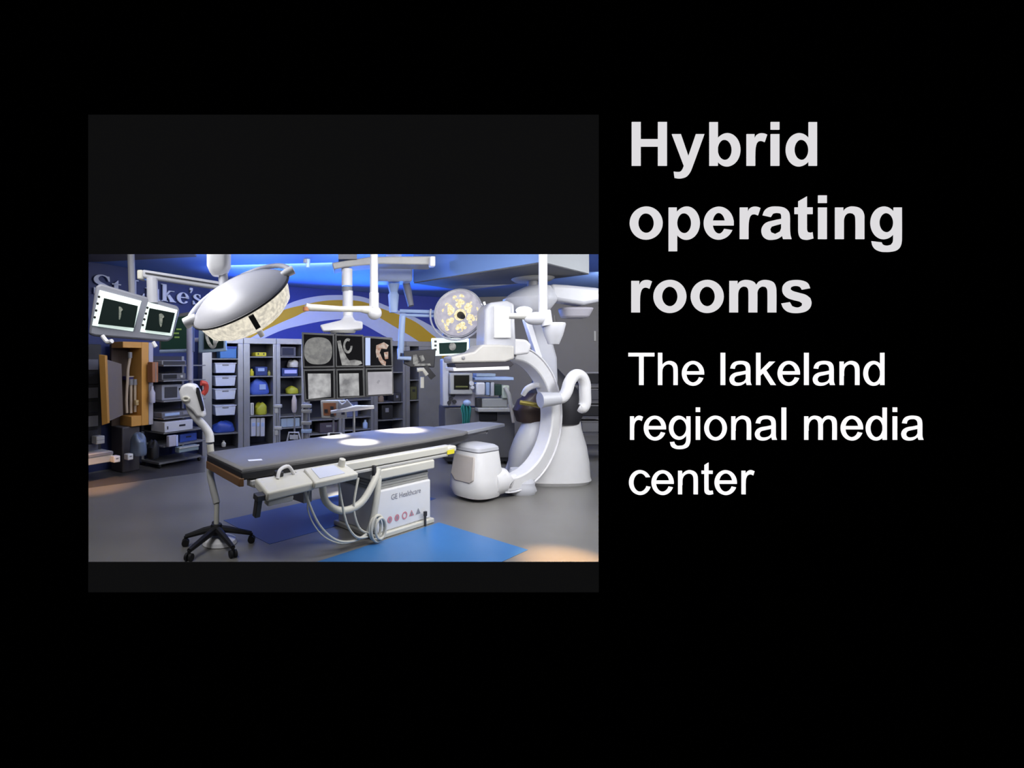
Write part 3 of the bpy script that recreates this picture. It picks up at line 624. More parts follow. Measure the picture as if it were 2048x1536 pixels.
# ------------------------------------------------------------------ twin screens at upper left
D1 = 5.0
def slab(t, q, D, t0, t1, tilt=0):                   # slab whose face is seen at four pixels; tilt adds depth to the right
    b = B(t); px0 = q[0][0]
    pts = [P(x, y, D+tilt*(x-px0)) for x, y in q]
    n = (pts[1]-pts[0]).cross(pts[-1]-pts[0]).normalized()
    if n.y > 0: n = -n
    b.rings([[p+n*o for p in pts] for o in (-t0, t1)]); return b
t = thing('twin_monitor', 'pair of white framed screens in one tilted grey housing at upper left', 'monitor', P(270, 640, D1))
TL = .0022
obj('housing', slab(t, [(178,668),(192,572),(202,567),(356,612),(360,620),(346,676),(336,683),(190,672)], D1, .12, .0, TL), mat('monitor_grey', (.25, .26, .31), .45), t, .02)
for q, s in (([(184,651),(199,580),(283,602),(266,663)], [(196,648),(208,596),(276,612),(268,656)]), ([(280,664),(296,604),(355,620),(343,672)], [(290,660),(299,616),(350,626),(340,666)])):
    D_ = D1+TL*(q[0][0]-178)
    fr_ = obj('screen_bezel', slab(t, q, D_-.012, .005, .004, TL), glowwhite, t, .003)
    sc = obj('screen', slab(t, s, D_-.022, .003, .002, TL), scr_dark, fr_)
    cx_ = sum(a for a, c in s)/4; cy_ = sum(c for a, c in s)/4
    b = B(t); b.face([P(cx_+2+7*math.cos(a)*(1 if math.sin(a) < 0 else .5), cy_-5+(10 if math.sin(a) < 0 else 17)*math.sin(a), D_-.05+TL*(cx_-q[0][0])) for a in [2*math.pi*k/20 for k in range(20)]]); obj('scan_image', b, ghost, sc)
    b = B(t)
    for k in range(4):
        x = q[0][0]+14-(10*(k/3)); x = q[1][0]-1.5 + (q[0][0]-q[1][0])*(k+1)/5.2; y = q[1][1]+(q[0][1]-q[1][1])*(k+1)/5.2
        pc = P(x+3.5, y, D_-.03); b.sphere(pc, .013, (1, .4, 1), 10)
    obj('control_buttons', b, black, fr_)
b = B(t); b.tube([P(205, 672, D1), P(215, 684, D1-.02), P(224, 682, D1-.05)], .022, 8, 3); obj('grab_handle', b, white, t)
b = B(t); b.tube([P(306, 684, D1+.2), P(312, 694, D1+.2)], .022, 8); obj('grab_handle', b, white, t)
b = B(t); b.cyl(P(306, 606, D1+.3), P(304, 556, D1+.3), .056); obj('drop_post', b, white2, t)
b = B(t); b.rings([[q+V((0, dy, 0)) for q in [P(x, y, D1+.3+.002*(x-285)) for x, y in ((286, 541), (292, 541), (440, 564), (446, 572), (440, 580), (360, 568), (294, 558), (286, 556))]] for dy in (-.06, .06)]); ar = obj('arm', b, white2, t, .02)
b = B(t); b.rings([[q+V((0, dy, 0)) for q in [P(x, y, D1+.3+.002*(x-285)) for x, y in ((296, 547), (440, 570), (440, 571.5), (296, 549.5))]] for dy in (-.075, -.05)]); obj('arm_groove', b, dark, ar)
b = B(t); b.cbox(P(284, 551, D1+.3), (.06, .13, .10)); obj('arm_end_cap', b, cream, t, .015)
p = P(446, 565, D1+.62); b = B(t); b.cyl((p.x, p.y, p.z-.02), (p.x, p.y, CEIL), .05); obj('ceiling_post', b, white2, t)
p = P(259, 508, 5.6)
# green screen hung behind on its own pole
t = thing('hanging_monitor', 'dark green lit screen hanging behind the twin screens', 'monitor', P(345, 665, 6.2))
obj('housing', slab(t, [(318,634),(386,622),(386,704),(318,704)], 6.2, .08, 0), grey2, t, .012)
obj('screen', slab(t, [(322,640),(381,630),(381,698),(322,698)], 6.18, .002, .002), scr_green, t)
for x, y, w in ((352, 668, 12), (354, 676, 10), (358, 660, 10)):
    b = B(t); b.face([P(x-w/2, y, 6.17), P(x+w/2, y, 6.17), P(x+w/2, y-3, 6.17), P(x-w/2, y-3, 6.17)]); obj('readout', b, mat('green_readout', (.1, .2, .05), .5, emit=.25, ecol=(.4, .6, .15)), t)
p = P(260, 508, 6.2)
b = B(t); b.tube([(p.x, p.y, CEIL), (p.x+.03, p.y, P(0, 600, 6.2).z)], .042, 14); obj('ceiling_pole', b, white2, t)
b = B(t); b.tube([(p.x+.03, p.y, P(0, 605, 6.2).z), P(300, 640, 6.25), P(330, 655, 6.28)], .035, 10); obj('arm', b, white2, t)
b = B(t); b.cyl(P(379, 640, 6.1), P(379, 760, 6.1), .035); obj('support_pole', b, mat('lilac_pole', (.36, .36, .5), .4), t)
b = B(t); b.tube([P(320, 703, 6.15), P(384, 701, 6.15)], .022, 8); obj('bottom_bar', b, lblue, t)
t = thing('hanging_monitor', 'small pale framed screen with a bone scan under the front surgical light', 'monitor', P(425, 685, 6.9))
obj('housing', slab(t, [(397,655),(450,661),(452,702),(396,706)], 6.9, .08, 0), mat('pale_blue_frame', (.35, .48, .62), .4), t, .012)
obj('screen', slab(t, [(408,664),(447,664),(447,696),(408,698)], 6.88, .002, .003), scr_dark, t)
b = B(t); b.tube([P(x, y, 6.86) for x, y in ((412, 664), (416, 682), (424, 694), (430, 690), (428, 676))], .022, 8, 4); b.tube([P(x, y, 6.86) for x, y in ((430, 690), (434, 684), (440, 674))], .012, 8); obj('scan_image', b, bone, t)
b = B(t); b.cyl(P(382, 640, 6.95), P(382, 800, 6.95), .03); b.tube([P(382, 680, 6.95), P(398, 680, 6.95)], .03, 8); obj('support_pole', b, mat('lilac_pole', (.36, .36, .5), .4), t)

# ------------------------------------------------------------------ floor mounted imaging gantry
PH = 30.0; cdir = V((math.cos(R(PH)), math.sin(R(PH)), 0)); cn = V((-cdir.y, cdir.x, 0))
CC = P(1015, 836, 6.95)
t = thing('imaging_gantry', 'white robotic x-ray gantry with a tall open ring arm on the right', 'x-ray machine', (CC.x+.9, CC.y+.7, 0), PH)
MG = axes(CC, cdir, cn)                              # x out along the ring plane, y away, z up
def arcband(b, r0, r1, y0, y1, a0, a1, n=48):
    rs = []
    for i in range(n+1):
        a = R(a0+(a1-a0)*i/n); c_, s_ = math.cos(a), math.sin(a)
        rs.append([(r0*c_, y0, r0*s_), (r1*c_, y0, r1*s_), (r1*c_, y1, r1*s_), (r0*c_, y1, r0*s_)])
    b.rings(rs)
b = B(t, MG); arcband(b, .80, .985, -.11, .11, -108, 88); ca = obj('ring_arm', b, white, t, .02, 2)
b = B(t, MG); arcband(b, .984, 1.0, -.125, .125, -100, 84); obj('outer_rail', b, mat('bright_rail', (.86, .86, .9), .3), ca, .004)
# upper detector
Dd = 6.7
b = B(t); pts = [P(x, y, Dd) for x, y in ((963, 622), (972, 608), (1005, 604), (1020, 610), (1023, 680), (1023, 716), (1000, 722), (960, 722))]
b.rings([[p+V((-.0, dy, 0)) for p in pts] for dy in (-.18, .25)]); dt = obj('detector_lift', b, white2, t, .035, 3)
b = B(t); pts = [P(x, y, Dd-.2) for x, y in ((988, 612), (1020, 614), (1022, 676), (988, 676))]; b.rings([[p+V((0, dy, 0)) for p in pts] for dy in (-.012, .02)]); obj('cover_panel', b, mat('bright_white', (.9, .9, .92), .3), dt, .01)
b = B(t); pts = [P(x, y, Dd-.1) for x, y in ((895, 714), (940, 704), (955, 690), (985, 690), (1018, 692), (1018, 718), (1000, 724), (897, 726))]
b.rings([[p+V((-.0, dy, 0)) for p in pts] for dy in (-.22, .32)]); dh = obj('detector_head', b, mat('pale_warm_grey', (.46, .45, .43), .45), t, .025, 3)
b = B(t); pts = [P(x, y, Dd-.1) for x, y in ((902, 727), (1012, 722), (1018, 728), (1012, 733), (905, 737))]; b.rings([[p+V((0, dy, 0)) for p in pts] for dy in (-.2, .3)]); obj('detector_face', b, mat('near_black_violet', (.02, .018, .028), .5), dh, .006)
b = B(t); q = P(927, 716, Dd-.33); b.sphere(q, .022, (1, .3, 1)); obj('emblem', b, grey, dh)
b = B(t); pts = [P(x, y, Dd) for x, y in ((1015, 678), (1045, 680), (1055, 690), (1050, 708), (1015, 712))]; b.rings([[p+V((.0, dy, 0)) for p in pts] for dy in (-.16, .2)]); obj('ring_joint', b, white, t, .03, 3)
b = B(t); b.cbox(P(1006, 711, Dd-.1), (.24, .3, .03)); obj('collision_bumper', b, dark, t, .01)
b = B(t); pts = [P(x, y, 6.5) for x, y in ((903, 735), (1013, 731), (1014, 739), (904, 742))]; b.rings([[p+V((0, dy, 0)) for p in pts] for dy in (-.1, .4)]); obj('lower_plate', b, mat('bright_white', (.9, .9, .92), .3), t, .006)
# lower tube housing
TB = P(957, 940, 6.75); tb = (TB.x, TB.y+.1)
TM = Matrix.Translation((tb[0], tb[1], 0)) @ Matrix.Rotation(R(36), 4, 'Z')
b = B(t, TM); b.loft([(.02, 0, 0, .20, .18, 2.4), (.05, 0, 0, .29, .27, 2.6), (.15, 0, 0, .325, .31, 3), (.3, 0, 0, .305, .29, 3.4), (.52, 0, 0, .262, .25, 4.5), (.645, 0, 0, .238, .225, 6)]); th = obj('tube_housing', b, white, t)
b = B(t, TM); b.loft([(.645, 0, 0, .23, .218, 6), (.66, 0, 0, .23, .218, 6)]); obj('seam', b, grey, th)
b = B(t, TM); b.loft([(.66, 0, 0, .240, .227, 6), (.70, 0, 0, .232, .22, 6), (.725, 0, 0, .20, .19, 5), (.735, 0, 0, .15, .14, 4), (.738, 0, 0, .05, .05, 3)]); obj('tube_cap', b, white2, th)
b = B(t, TM); pn = [(.60, -.17), (.60, .17), (.34, .19), (.26, .10), (.26, -.14), (.30, -.19)]
fx = lambda z: -(.238+(.645-z)*.19)
b.rings([[(fx(z)+d, y, z) for z, y in pn] for d in (-.012, .04)]); lab(obj('side_panel', b, mat('warm_beige_panel', (.50, .46, .44), .45), th, .012, 3), 'beige inset panel')
b = B(t); b.tube([V((tb[0]+.15, tb[1]-.05, .22)), V((tb[0]+.36, tb[1]+.05, .22)), MG @ V((-.12, 0, -.88)), MG @ V((.12, 0, -.87))], [.20, .17, .12, .10], 20, 5); obj('tube_arm', b, white, t)
# foot and robot body
q = FL(1046, 990)
b = B(t); b.loft([(.0, q.x, q.y+.1, .19, .15, 2.4), (.05, q.x, q.y+.1, .215, .17, 2.4), (.10, q.x, q.y+.1, .2, .16, 2.4), (.12, q.x, q.y+.1, .19, .15, 2.4), (.16, q.x, q.y+.12, .20, .16, 2.4), (.30, q.x+.05, q.y+.3, .12, .12, 2.4)]); obj('drive_foot', b, white2, t, .0)
q = V((P(1098, 0, 7.75).x, 7.85, 0))
b = B(t); b.loft([(.0, q.x+.0, q.y, .60, .42, 2.6), (.05, q.x, q.y, .635, .45, 2.6), (.10, q.x, q.y, .62, .44, 2.6), (.3, q.x+.03, q.y, .585, .40, 2.6), (.55, q.x+.06, q.y, .52, .36, 2.5), (.8, q.x+.09, q.y+.02, .43, .31, 2.5), (.95, q.x+.14, q.y+.02, .36, .28, 2.5), (1.05, q.x+.16, q.y+.02, .30, .25, 2.5)]); rb = obj('robot_body', b, white, t)
b = B(t); b.loft([(.01, q.x-.38, q.y-.08, .25, .2, 2.4), (.45, q.x-.35, q.y-.15, .27, .2, 2.4), (.66, q.x-.31, q.y-.2, .25, .2, 2.4), (.88, q.x-.26, q.y-.18, .18, .18, 2.4), (1.02, q.x-.24, q.y-.16, .12, .12, 2.4)]); obj('robot_shoulder', b, white2, t)
b = B(t); b.loft([(.9, q.x+.05, q.y-.05, .40, .28, 2.6), (1.1, q.x+.1, q.y-.05, .44, .3, 2.6), (1.3, q.x+.1, q.y, .46, .3, 2.4), (1.5, q.x+.08, q.y, .30, .25, 2.2), (1.75, q.x+.02, q.y, .13, .13, 2), (1.82, q.x+.02, q.y, .06, .06, 2)]); obj('dark_cover', b, mat('black_drape', (.02, .02, .026), .6), t)
b = B(t); b.loft([(.92, q.x-.28, q.y-.1, .2, .22, 2.4), (1.1, q.x-.30, q.y-.1, .24, .25, 2.2), (1.25, q.x-.27, q.y-.1, .2, .22, 2.2), (1.36, q.x-.22, q.y-.1, .1, .12, 2)]); obj('gear_cover', b, mat('dark_brown_gear', (.035, .02, .015), .45), t)
b = B(t); b.tube([P(1040, 805, 7.25), P(1056, 807, 7.2), P(1080, 812, 7.2)], .035, 10); lab(obj('brass_band', b, mat('dull_brass', (.22, .18, .04), .4, .5), t), 'dull yellow band')
b = B(t); b.tube([P(1046, 790, 7.45), P(1054, 778, 7.4), P(1068, 771, 7.35), P(1080, 770, 7.3)], [.035, .045, .045, .04], 12, 4); obj('white_hoop', b, white, t)
b = B(t); pa = [P(1067, 636, 7.6), P(1080, 680, 7.6), P(1091, 715, 7.6), P(1094, 760, 7.6), P(1095, 800, 7.65)]
b.rings([[p+V((sx*w, sy*.09, 0)) for sx, sy in ((-1, -1), (1, -1), (1, 1), (-1, 1))] for p, w in zip(pa, (.16, .155, .145, .135, .12))]); ga = obj('gantry_arm', b, white2, t, .04, 3)
b = B(t); b.rings([[p+V((dx, -.1+dy, 0)) for dx, dy in ((-.165, 0), (-.09, -.012), (-.085, .02), (-.16, .02))] for p in pa[:3]]); obj('arm_edge', b, white, ga, .006)
b = B(t); b.tube([P(1080, 800, 6.95), P(1118, 797, 6.98)], [.11, .085], 18); cu_ = obj('hose_coupling', b, white2, t)
hp = [P(1108, 797, 7.0), P(1124, 796, 7.0), P(1133, 783, 7.0), P(1139, 764, 7.02), P(1150, 750, 7.05), P(1162, 752, 7.08), P(1169, 766, 7.1), P(1170, 786, 7.1), P(1170, 806, 7.1), P(1165, 816, 7.1), P(1159, 814, 7.12)]
b = B(t); b.tube(hp, [.07, .075]+[.078]*8+[.06], 18, 5); obj('supply_hose', b, white, t)

# ------------------------------------------------------------------ storage along the back wall
class WF:                                            # frame on a wall: x along it, y into it, z up
    def __init__(s, a, d, n, rz): s.a, s.d, s.n, s.rz = a, d, n, rz
    def xz(s, px, py, off):
        p = hit(px, py, s.a + s.n*off, s.n); return (p - s.a).dot(s.d), p.z
    def M(s): return axes(s.a, s.d, -s.n)
WB = WF(A2, dC, nC, math.degrees(math.atan2(dC.y, dC.x))); WL = WF(A1, dL, nL, math.degrees(math.atan2(dL.y, dL.x)))
OFF = .55
def bx(w, px0, px1, py0, py1, off): 
    x0, za = w.xz(px0, (py0+py1)/2, off); x1, zb_ = w.xz(px1, (py0+py1)/2, off)
    xm = (px0+px1)/2; z1 = w.xz(xm, py0, off)[1]; z0 = w.xz(xm, py1, off)[1]; return x0, x1, z0, z1
SHELVES = []
def cabinet(px0, px1, ins0, ins1, shelves, label, m=steel):
    x0, x1, z0, z1 = bx(WB, px0, px1, 679, 905, OFF); z0 = 0; z1 = 2.32
    org = WB.a + WB.d*((x0+x1)/2); t = thing('storage_cabinet', label, 'cabinet', (org.x, org.y, 0), WB.rz, 'steel storage cabinets')
    a = lambda: B(t, WB.M())
    obj('back_panel', a().box(x0+.004, x1-.004, -.06, -.02, .1, z1), navy, t)
    l1 = WB.xz(ins0, 780, OFF)[0]; r0 = WB.xz(ins1, 780, OFF)[0]
    obj('stile', a().box(x0+.004, l1, -OFF, -.06, 0, z1-.12), m, t, .006); obj('stile', a().box(r0, x1-.004, -OFF, -.06, 0, z1-.12), m, t, .006)
    obj('header', a().box(x0+.004, x1-.004, -OFF, -.06, z1-.12, z1), m, t, .006)
    obj('kick_plate', a().box(l1, r0, -OFF+.04, -.06, .0, .12), dark, t)
    for py in shelves:
        z = WB.xz((px0+px1)/2, py, OFF)[1]; obj('shelf', a().box(l1, r0, -OFF+.01, -.06, z-.012, z+.012), dsteel, t); SHELVES.append((0, l1, r0, z+.013))
    return t
cabinet(404, 487, 424, 476, (718, 868), 'steel storage cabinet holding a stack of white bins')
cabinet(487, 553, 500, 546, (714, 753, 791, 832), 'steel storage cabinet holding yellow and blue supplies')
cabinet(553, 612, 561, 603, (714, 754, 790, 833, 856), 'narrow steel storage cabinet half hidden by the six screens')
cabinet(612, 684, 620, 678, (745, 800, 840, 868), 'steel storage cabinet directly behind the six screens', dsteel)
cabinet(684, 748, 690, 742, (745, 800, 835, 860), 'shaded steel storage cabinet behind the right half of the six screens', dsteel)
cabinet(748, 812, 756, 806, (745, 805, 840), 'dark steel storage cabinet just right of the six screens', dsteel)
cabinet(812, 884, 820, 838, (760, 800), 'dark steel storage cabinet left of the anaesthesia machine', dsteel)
def item(name, label, cat, px0, px1, py0, py1, m, off=OFF-.06, depth=.3, parts=(), group=None, bevel=.012, w=None, shape=None):
    w = w or WB
    x0, x1, z0, z1 = bx(w, px0, px1, py0, py1, off); org = w.a + w.d*((x0+x1)/2) + w.n*off
    for k, l, r, z in SHELVES:                       # rest it on the shelf just under it
        if k == (w is WL) and l < (x0+x1)/2 < r and abs(z - z0) < .10:
            x0, x1 = max(x0, l+.012), min(x1, r-.012); z1 += z+.001-z0; z0 = z+.001
            for k2, l2, r2, zz2 in SHELVES:
                if k2 == k and l2 < (x0+x1)/2 < r2 and z0 < zz2-.026 < z1+.01: z1 = zz2-.04
            break
    if w is WB:
        for k, l, r, z in SHELVES:
            if k == 0 and l < (x0+x1)/2 < r: x0, x1 = max(x0, l+.012), min(x1, r-.012)
    if z0 < .06 and name != 'x': z1 += .002-z0; z0 = .002
    t = thing(name, label, cat, (org.x, org.y, z0), w.rz, group)
    b = B(t, w.M())
    if shape == 'bag':
        cx, cy, rx, ry = (x0+x1)/2, -off+depth/2, (x1-x0)/2, depth/2; h = z1-z0
        rs = []; ph = random.uniform(0, 6)
        for f, k in ((0, .86), (.06, .95), (.2, .97), (.4, .96), (.6, .93), (.75, .88), (.86, .76), (.94, .6), (1, .32)):
            rs.append([(cx+rx*k*(1+.07*math.sin(3*a_+ph+5*f)-.05*math.sin(5*a_-8*f+ph))*math.copysign(abs(math.cos(a_))**.7, math.cos(a_)), cy+ry*k*math.copysign(abs(math.sin(a_))**.7, math.sin(a_)),
                        z0+h*f*(1 if f < .7 else 1-.10*(1+math.sin(2*a_+ph)))) for a_ in [2*math.pi*j/32 for j in range(32)]])
        b.rings(rs); body = obj('body', b, m, t)
    elif shape == 'bottle':
        cx, cy, rx = (x0+x1)/2, -off+depth/2, (x1-x0)/2; h = z1-z0
        b.lathe([(0, z0), (rx*.9, z0), (rx, z0+h*.06), (rx, z0+h*.6), (rx*.45, z0+h*.8), (rx*.45, z1), (0, z1)], 20, (cx, cy, 0)); body = obj('body', b, m, t)
    elif shape == 'bin':
        b.rings([[(x0+.02, -off+.02, z0), (x1-.02, -off+.02, z0), (x1-.02, -off+depth, z0), (x0+.02, -off+depth, z0)], [(x0, -off, z1), (x1, -off, z1), (x1, -off+depth, z1), (x0, -off+depth, z1)]]); body = obj('body', b, m, t, bevel)
        b = B(t, w.M()); b.box(x0-.01, x1+.01, -off-.012, -off+depth, z1-.012, z1+.004); obj('rim', b, m, t, .004)
    else:
        b.box(x0, x1, -off, -off+depth, z0, z1); body = obj('body', b, m, t, bevel)
    for nm, a0, a1, c0, c1, mm, thick in parts:      # plates on the front face, in fractions of it
        b = B(t, w.M()); b.box(x0+(x1-x0)*a0, x0+(x1-x0)*a1, -off-thick, -off+.01, z0+(z1-z0)*c0, z0+(z1-z0)*c1); obj(nm, b, mm, t, .003)
    return t
binw = mat('blue_white_bin', (.66, .70, .82), .4)
for (y0, y1), w_ in zip(((726, 746), (752, 772), (778, 799), (811, 831)), ('top', 'second from the top', 'third from the top', 'lowest')):
    item('storage_bin', '%s white bin in the stack in the steel cabinet' % (w_ if w_ != 'top' else 'topmost'), 'bin', 430, 472, y0, y1, binw, depth=.34, parts=(('handle_slot', .35, .65, .74, .86, grey, .004),), group='white bins in the steel cabinet', shape='bin')
item('supply_bag', 'crumpled dark blue bag on the shelf below the white bins', 'bag', 428, 472, 843, 866, blue, shape='bag')
item('box', 'bright blue box on the top shelf above the white bins', 'box', 440, 473, 692, 716, mat('sky_blue_box', (.06, .2, .5), .5), parts=(('lid', -.02, 1.02, .8, 1.0, blue, .006),))
item('bottle', 'small pale bottle on the cabinet floor below the blue bag', 'bottle', 444, 453, 882, 894, cream, shape='bottle', depth=.1)
item('tool_case', 'yellow tool case on the top shelf of the middle steel cabinet', 'case', 511, 533, 705, 713, yellow, parts=(('latch', .2, .3, .4, .8, dark, .006), ('latch', .7, .8, .4, .8, dark, .006)))
item('box', 'dark blue box with a pale label under the yellow tool case', 'box', 511, 535, 734, 752, mat('ink_blue_box', (.02, .04, .16), .5), parts=(('label_patch', .2, .75, .5, .85, lblue, .004),))
item('bottle', 'yellow bottle left of the dark blue box', 'bottle', 500, 509, 738, 752, yellow, shape='bottle', depth=.1)
item('bottle', 'small yellow green bottle right of the dark blue box', 'bottle', 536, 542, 742, 752, mat('olive_plastic', (.35, .33, .08), .5), shape='bottle', depth=.07)
item('supply_bag', 'large royal blue bag with a pale patch on the middle shelf', 'bag', 502, 541, 757, 790, mat('vivid_blue_cloth', (.06, .12, .5), .6), shape='bag', parts=(('patch', .42, .75, .3, .62, lblue, .012),))
item('supply_bag', 'yellow green round bag beside a white frame on the lower shelf', 'bag', 513, 536, 806, 831, mat('lime_plastic', (.42, .42, .03), .5), shape='bag', depth=.24)
item('panel', 'narrow upright white panel left of the yellow green bag', 'panel', 501, 508, 806, 831, cream, depth=.04, parts=(('edge_strip', .4, .6, .1, .9, grey, .004),))
for i, (x0, x1) in enumerate(((502, 512), (513, 520), (521, 530))):
    item('file_box', ('leftmost', 'middle', 'rightmost')[i]+' of the three upright white file boxes on the low shelf', 'box', x0, x1, 836, 873, (white2, offw, white2)[i], parts=(('label_patch', .2, .8, .55, .75, lblue, .004),), group='white file boxes on the low shelf')
item('display_box', 'dark glass fronted box on the top shelf next to the six screens', 'box', 562, 592, 693, 712, grey2, parts=(('glass_front', .08, .85, .12, .88, navy, .005),))
item('cloth_bundle', 'rounded cream bundle on the shelf under the dark glass box', 'bundle', 581, 601, 719, 735, cream, shape='bag')
item('box', 'dark navy box with a bright lilac label beside the six screens', 'box', 564, 596, 736, 752, mat('ink_blue_box', (.02, .04, .16), .5), parts=(('label_patch', .15, .92, .35, .8, mat('glow_lilac_label', (.4, .42, .8), .5, emit=.12, ecol=(.4, .45, .9)), .004),))  # the label patch is given a faint glow of its own
item('supply_bag', 'yellow green packet on the shelf beside the six screens', 'bag', 577, 600, 773, 789, mat('lime_plastic', (.42, .42, .03), .5), shape='bag')
item('box', 'long pale blue box on the low shelf behind the drip stand', 'box', 562, 601, 836, 854, mat('ice_blue_box', (.30, .38, .48), .5), parts=(('seam', .3, .31, 0, 1, grey, .003), ('seam', .6, .61, 0, 1, grey, .003)))
item('box', 'low dark crate on the cabinet shelf below the six screens', 'box', 640, 676, 846, 866, mat('plum_crate', (.05, .04, .06), .6), parts=(('handle_slot', .35, .65, .55, .75, grey, .004),))
item('box', 'blue grey carton below the six screens behind the white instrument bar', 'box', 692, 716, 806, 838, mat('slate_blue_carton', (.10, .12, .22), .6), parts=(('label_patch', .2, .6, .5, .8, lblue, .004),))
item('bottle', 'pale spray bottle on the low shelf right of the six screens', 'bottle', 728, 737, 840, 857, lblue, shape='bottle', depth=.1)
item('device', 'black boxy device on the shelf right of the six screens', 'device', 764, 786, 812, 840, black, parts=(('dial', .3, .6, .5, .8, grey, .01),))
item('device', 'small black device at the right end of the lower shelf', 'device', 788, 802, 786, 803, dark, parts=(('dial', .3, .6, .4, .7, grey, .01),))
item('bundle', 'tan folded cloth bundle on the shelf right of the six screens', 'bundle', 757, 770, 788, 803, mat('tan_cloth', (.25, .18, .12), .7), shape='bag', depth=.2)
item('box', 'tall grey carton in the dark cabinet beside the hanging dark screen', 'box', 758, 776, 748, 778, offw, parts=(('label_patch', .2, .8, .3, .6, lblue, .004),))
item('crate', 'dull yellow green crate at the bottom of the dark cabinet', 'crate', 821, 837, 780, 806, mat('moss_crate', (.06, .06, .015), .6), parts=(('handle_slot', .3, .7, .6, .8, black, .004),))

# ------------------------------------------------------------------ equipment along the left wall
def litem(*a, **k): k['w'] = WL; k.setdefault('off', .6); k.setdefault('depth', .4); return item(*a, **k)
litem('equipment_rack', 'dark equipment rack against the left wall at the photo edge', 'rack', 158, 203, 688, 924, mat('rack_black', (.02, .02, .022), .6), off=.5,
      parts=[('device_front', .1, .82, .06+.12*k, .15+.12*k, (grey2, dark, grey, dark, grey2, dark, grey2)[k], .02) for k in range(7)])
litem('floor_box', 'long low pale grey box on the floor under the dark rack', 'box', 168, 226, 906, 928, offw, off=.8, parts=(('front_lip', 0, 1, .7, .95, grey, .01),))
litem('carton', 'small white carton on the bottom of the dark rack', 'box', 193, 210, 872, 888, offw, off=.72, depth=.15, parts=(('flap', .05, .95, .5, .55, grey, .004),))
litem('shoe_cover_box', 'small white box on the floor beside the dark column', 'box', 228, 241, 912, 925, white, off=.9, depth=.12, parts=(('slot', .3, .7, .5, .7, grey, .003),))
litem('shoe_cover_box', 'small white box on the floor right of the dark column', 'box', 256, 267, 908, 920, white, off=.85, depth=.12, parts=(('slot', .3, .7, .5, .7, grey, .003),))
# open wooden cabinet
x0, x1, z0, z1 = bx(WL, 246, 306, 684, 852, .55); org = WL.a + WL.d*((x0+x1)/2)
t = thing('wooden_cabinet', 'open orange pine cabinet with its door swung out on the left', 'cabinet', (org.x, org.y, 0), WL.rz)
a = lambda: B(t, WL.M())
obj('back_panel', a().box(x0, x1, -.2, -.15, z0, z1), mat('dark_brown_back', (.05, .03, .022), .6), t)
obj('top_rail', a().box(x0, x1-.06, -.55, -.2, z1-.10, z1), wood, t, .006); obj('bottom_rail', a().box(x0+.15, x1-.06, -.55, -.2, z0, z0+.17), wood, t, .006)
obj('side_panel', a().box(x1-.22, x1-.09, -.56, -.15, z0, z1), wood, t, .006); lab(obj('side_panel', a().box(x1-.085, x1, -.56, -.15, z0, z1), mat('lilac_side', (.42, .41, .50), .5), t, .006), 'pale lilac outer side panel')
b = B(t); dq = [P(207, 717, 7.7), P(243, 728, 8.4), P(246, 830, 8.4), P(212, 845, 7.7)]
b.rings([[p+V((-.02*0, 0, 0)) for p in dq], [p+V((-.02, -.02, 0)) for p in dq]]); dr = obj('door', b, woodg, t)
b = B(t); dq = [P(200, 709, 7.66), P(213, 711, 7.66), P(218, 846, 7.66), P(206, 850, 7.66)]; b.rings([[p+V((0, dy, 0)) for p in dq] for dy in (-.04, .03)]); lab(obj('door_edge', b, wood, dr, .006), 'bright orange pine door edge')
obj('base_column', a().box(x0+.02, x0+.34, -.5, -.15, 0, z0), mat('column_grey', (.055, .05, .055), .6), t, .02)
for i, (pts, lb) in enumerate(((((260, 716), (256, 740), (255, 760), (253, 800), (254, 826)), 'left most cream scope tube hanging in the open wooden cabinet'), (((262, 770), (262, 795), (262, 826)), 'middle cream scope tube hanging in the open wooden cabinet'), (((270, 770), (270, 795), (270, 824)), 'right most cream scope tube hanging in the open wooden cabinet'))):
    q = [hit(x, y, WL.a+WL.n*.42, WL.n) for x, y in pts]; tt = thing('scope_tube', lb, 'tube', q[-1], 0, 'scope tubes in the wooden cabinet')
    obj('hose', B(tt).tube(q, .025, 8, 5), mat('tan_hose', (.45, .36, .27), .5), tt); obj('connector', B(tt).cyl(q[0], q[0]+V((0, 0, .1)), .035), grey, tt)
litem('tray', 'purple blue tray inside the open wooden cabinet', 'tray', 252, 268, 752, 760, mat('purple_tray', (.03, .02, .14), .5), off=.36, depth=.12, parts=(('lip', 0, 1, .7, 1, mat('tan_hose', (.45, .36, .27), .5), .01),))
litem('box', 'yellow cardboard box in the lower right of the wooden cabinet', 'box', 272, 278, 800, 811, mat('card_yellow', (.5, .36, .16), .6), off=.54, depth=.07, parts=(('flap', 0, 1, .45, .5, brown, .003),))
# device trolley
x0, x1, z0, z1 = bx(WL, 317, 402, 712, 900, .7); org = WL.a + WL.d*((x0+x1)/2)
t = thing('equipment_trolley', 'tall grey device trolley between the wooden cabinet and the steel cabinets', 'trolley', (org.x, org.y, 0), WL.rz)
b = B(t, WL.M())
for x in (x0, x1-.05): 
    b.box(x, x+.05, -.2, -.15, .06, z1)
obj('uprights', b, steel, t)
b = B(t, WL.M()).box(x0+.05, x1-.05, -.18, -.15, .3, z1); obj('back_panel', b, mat('dim_panel', (.035, .035, .05), .6), t)
zsh = [bx(WL, 317, 402, p_, p_+4, .84)[2] for p_ in (726, 756, 796, 830, 858, 884)]
for z in zsh: obj('shelf', B(t, WL.M()).box(x0+.005, x1-.005, -.84, -.205, z-.02, z), dsteel, t); SHELVES.append((1, x0, x1, z+.001))
obj('base_frame', B(t, WL.M()).box(x0, x1, -.72, -.2, .075, .11), dsteel, t)
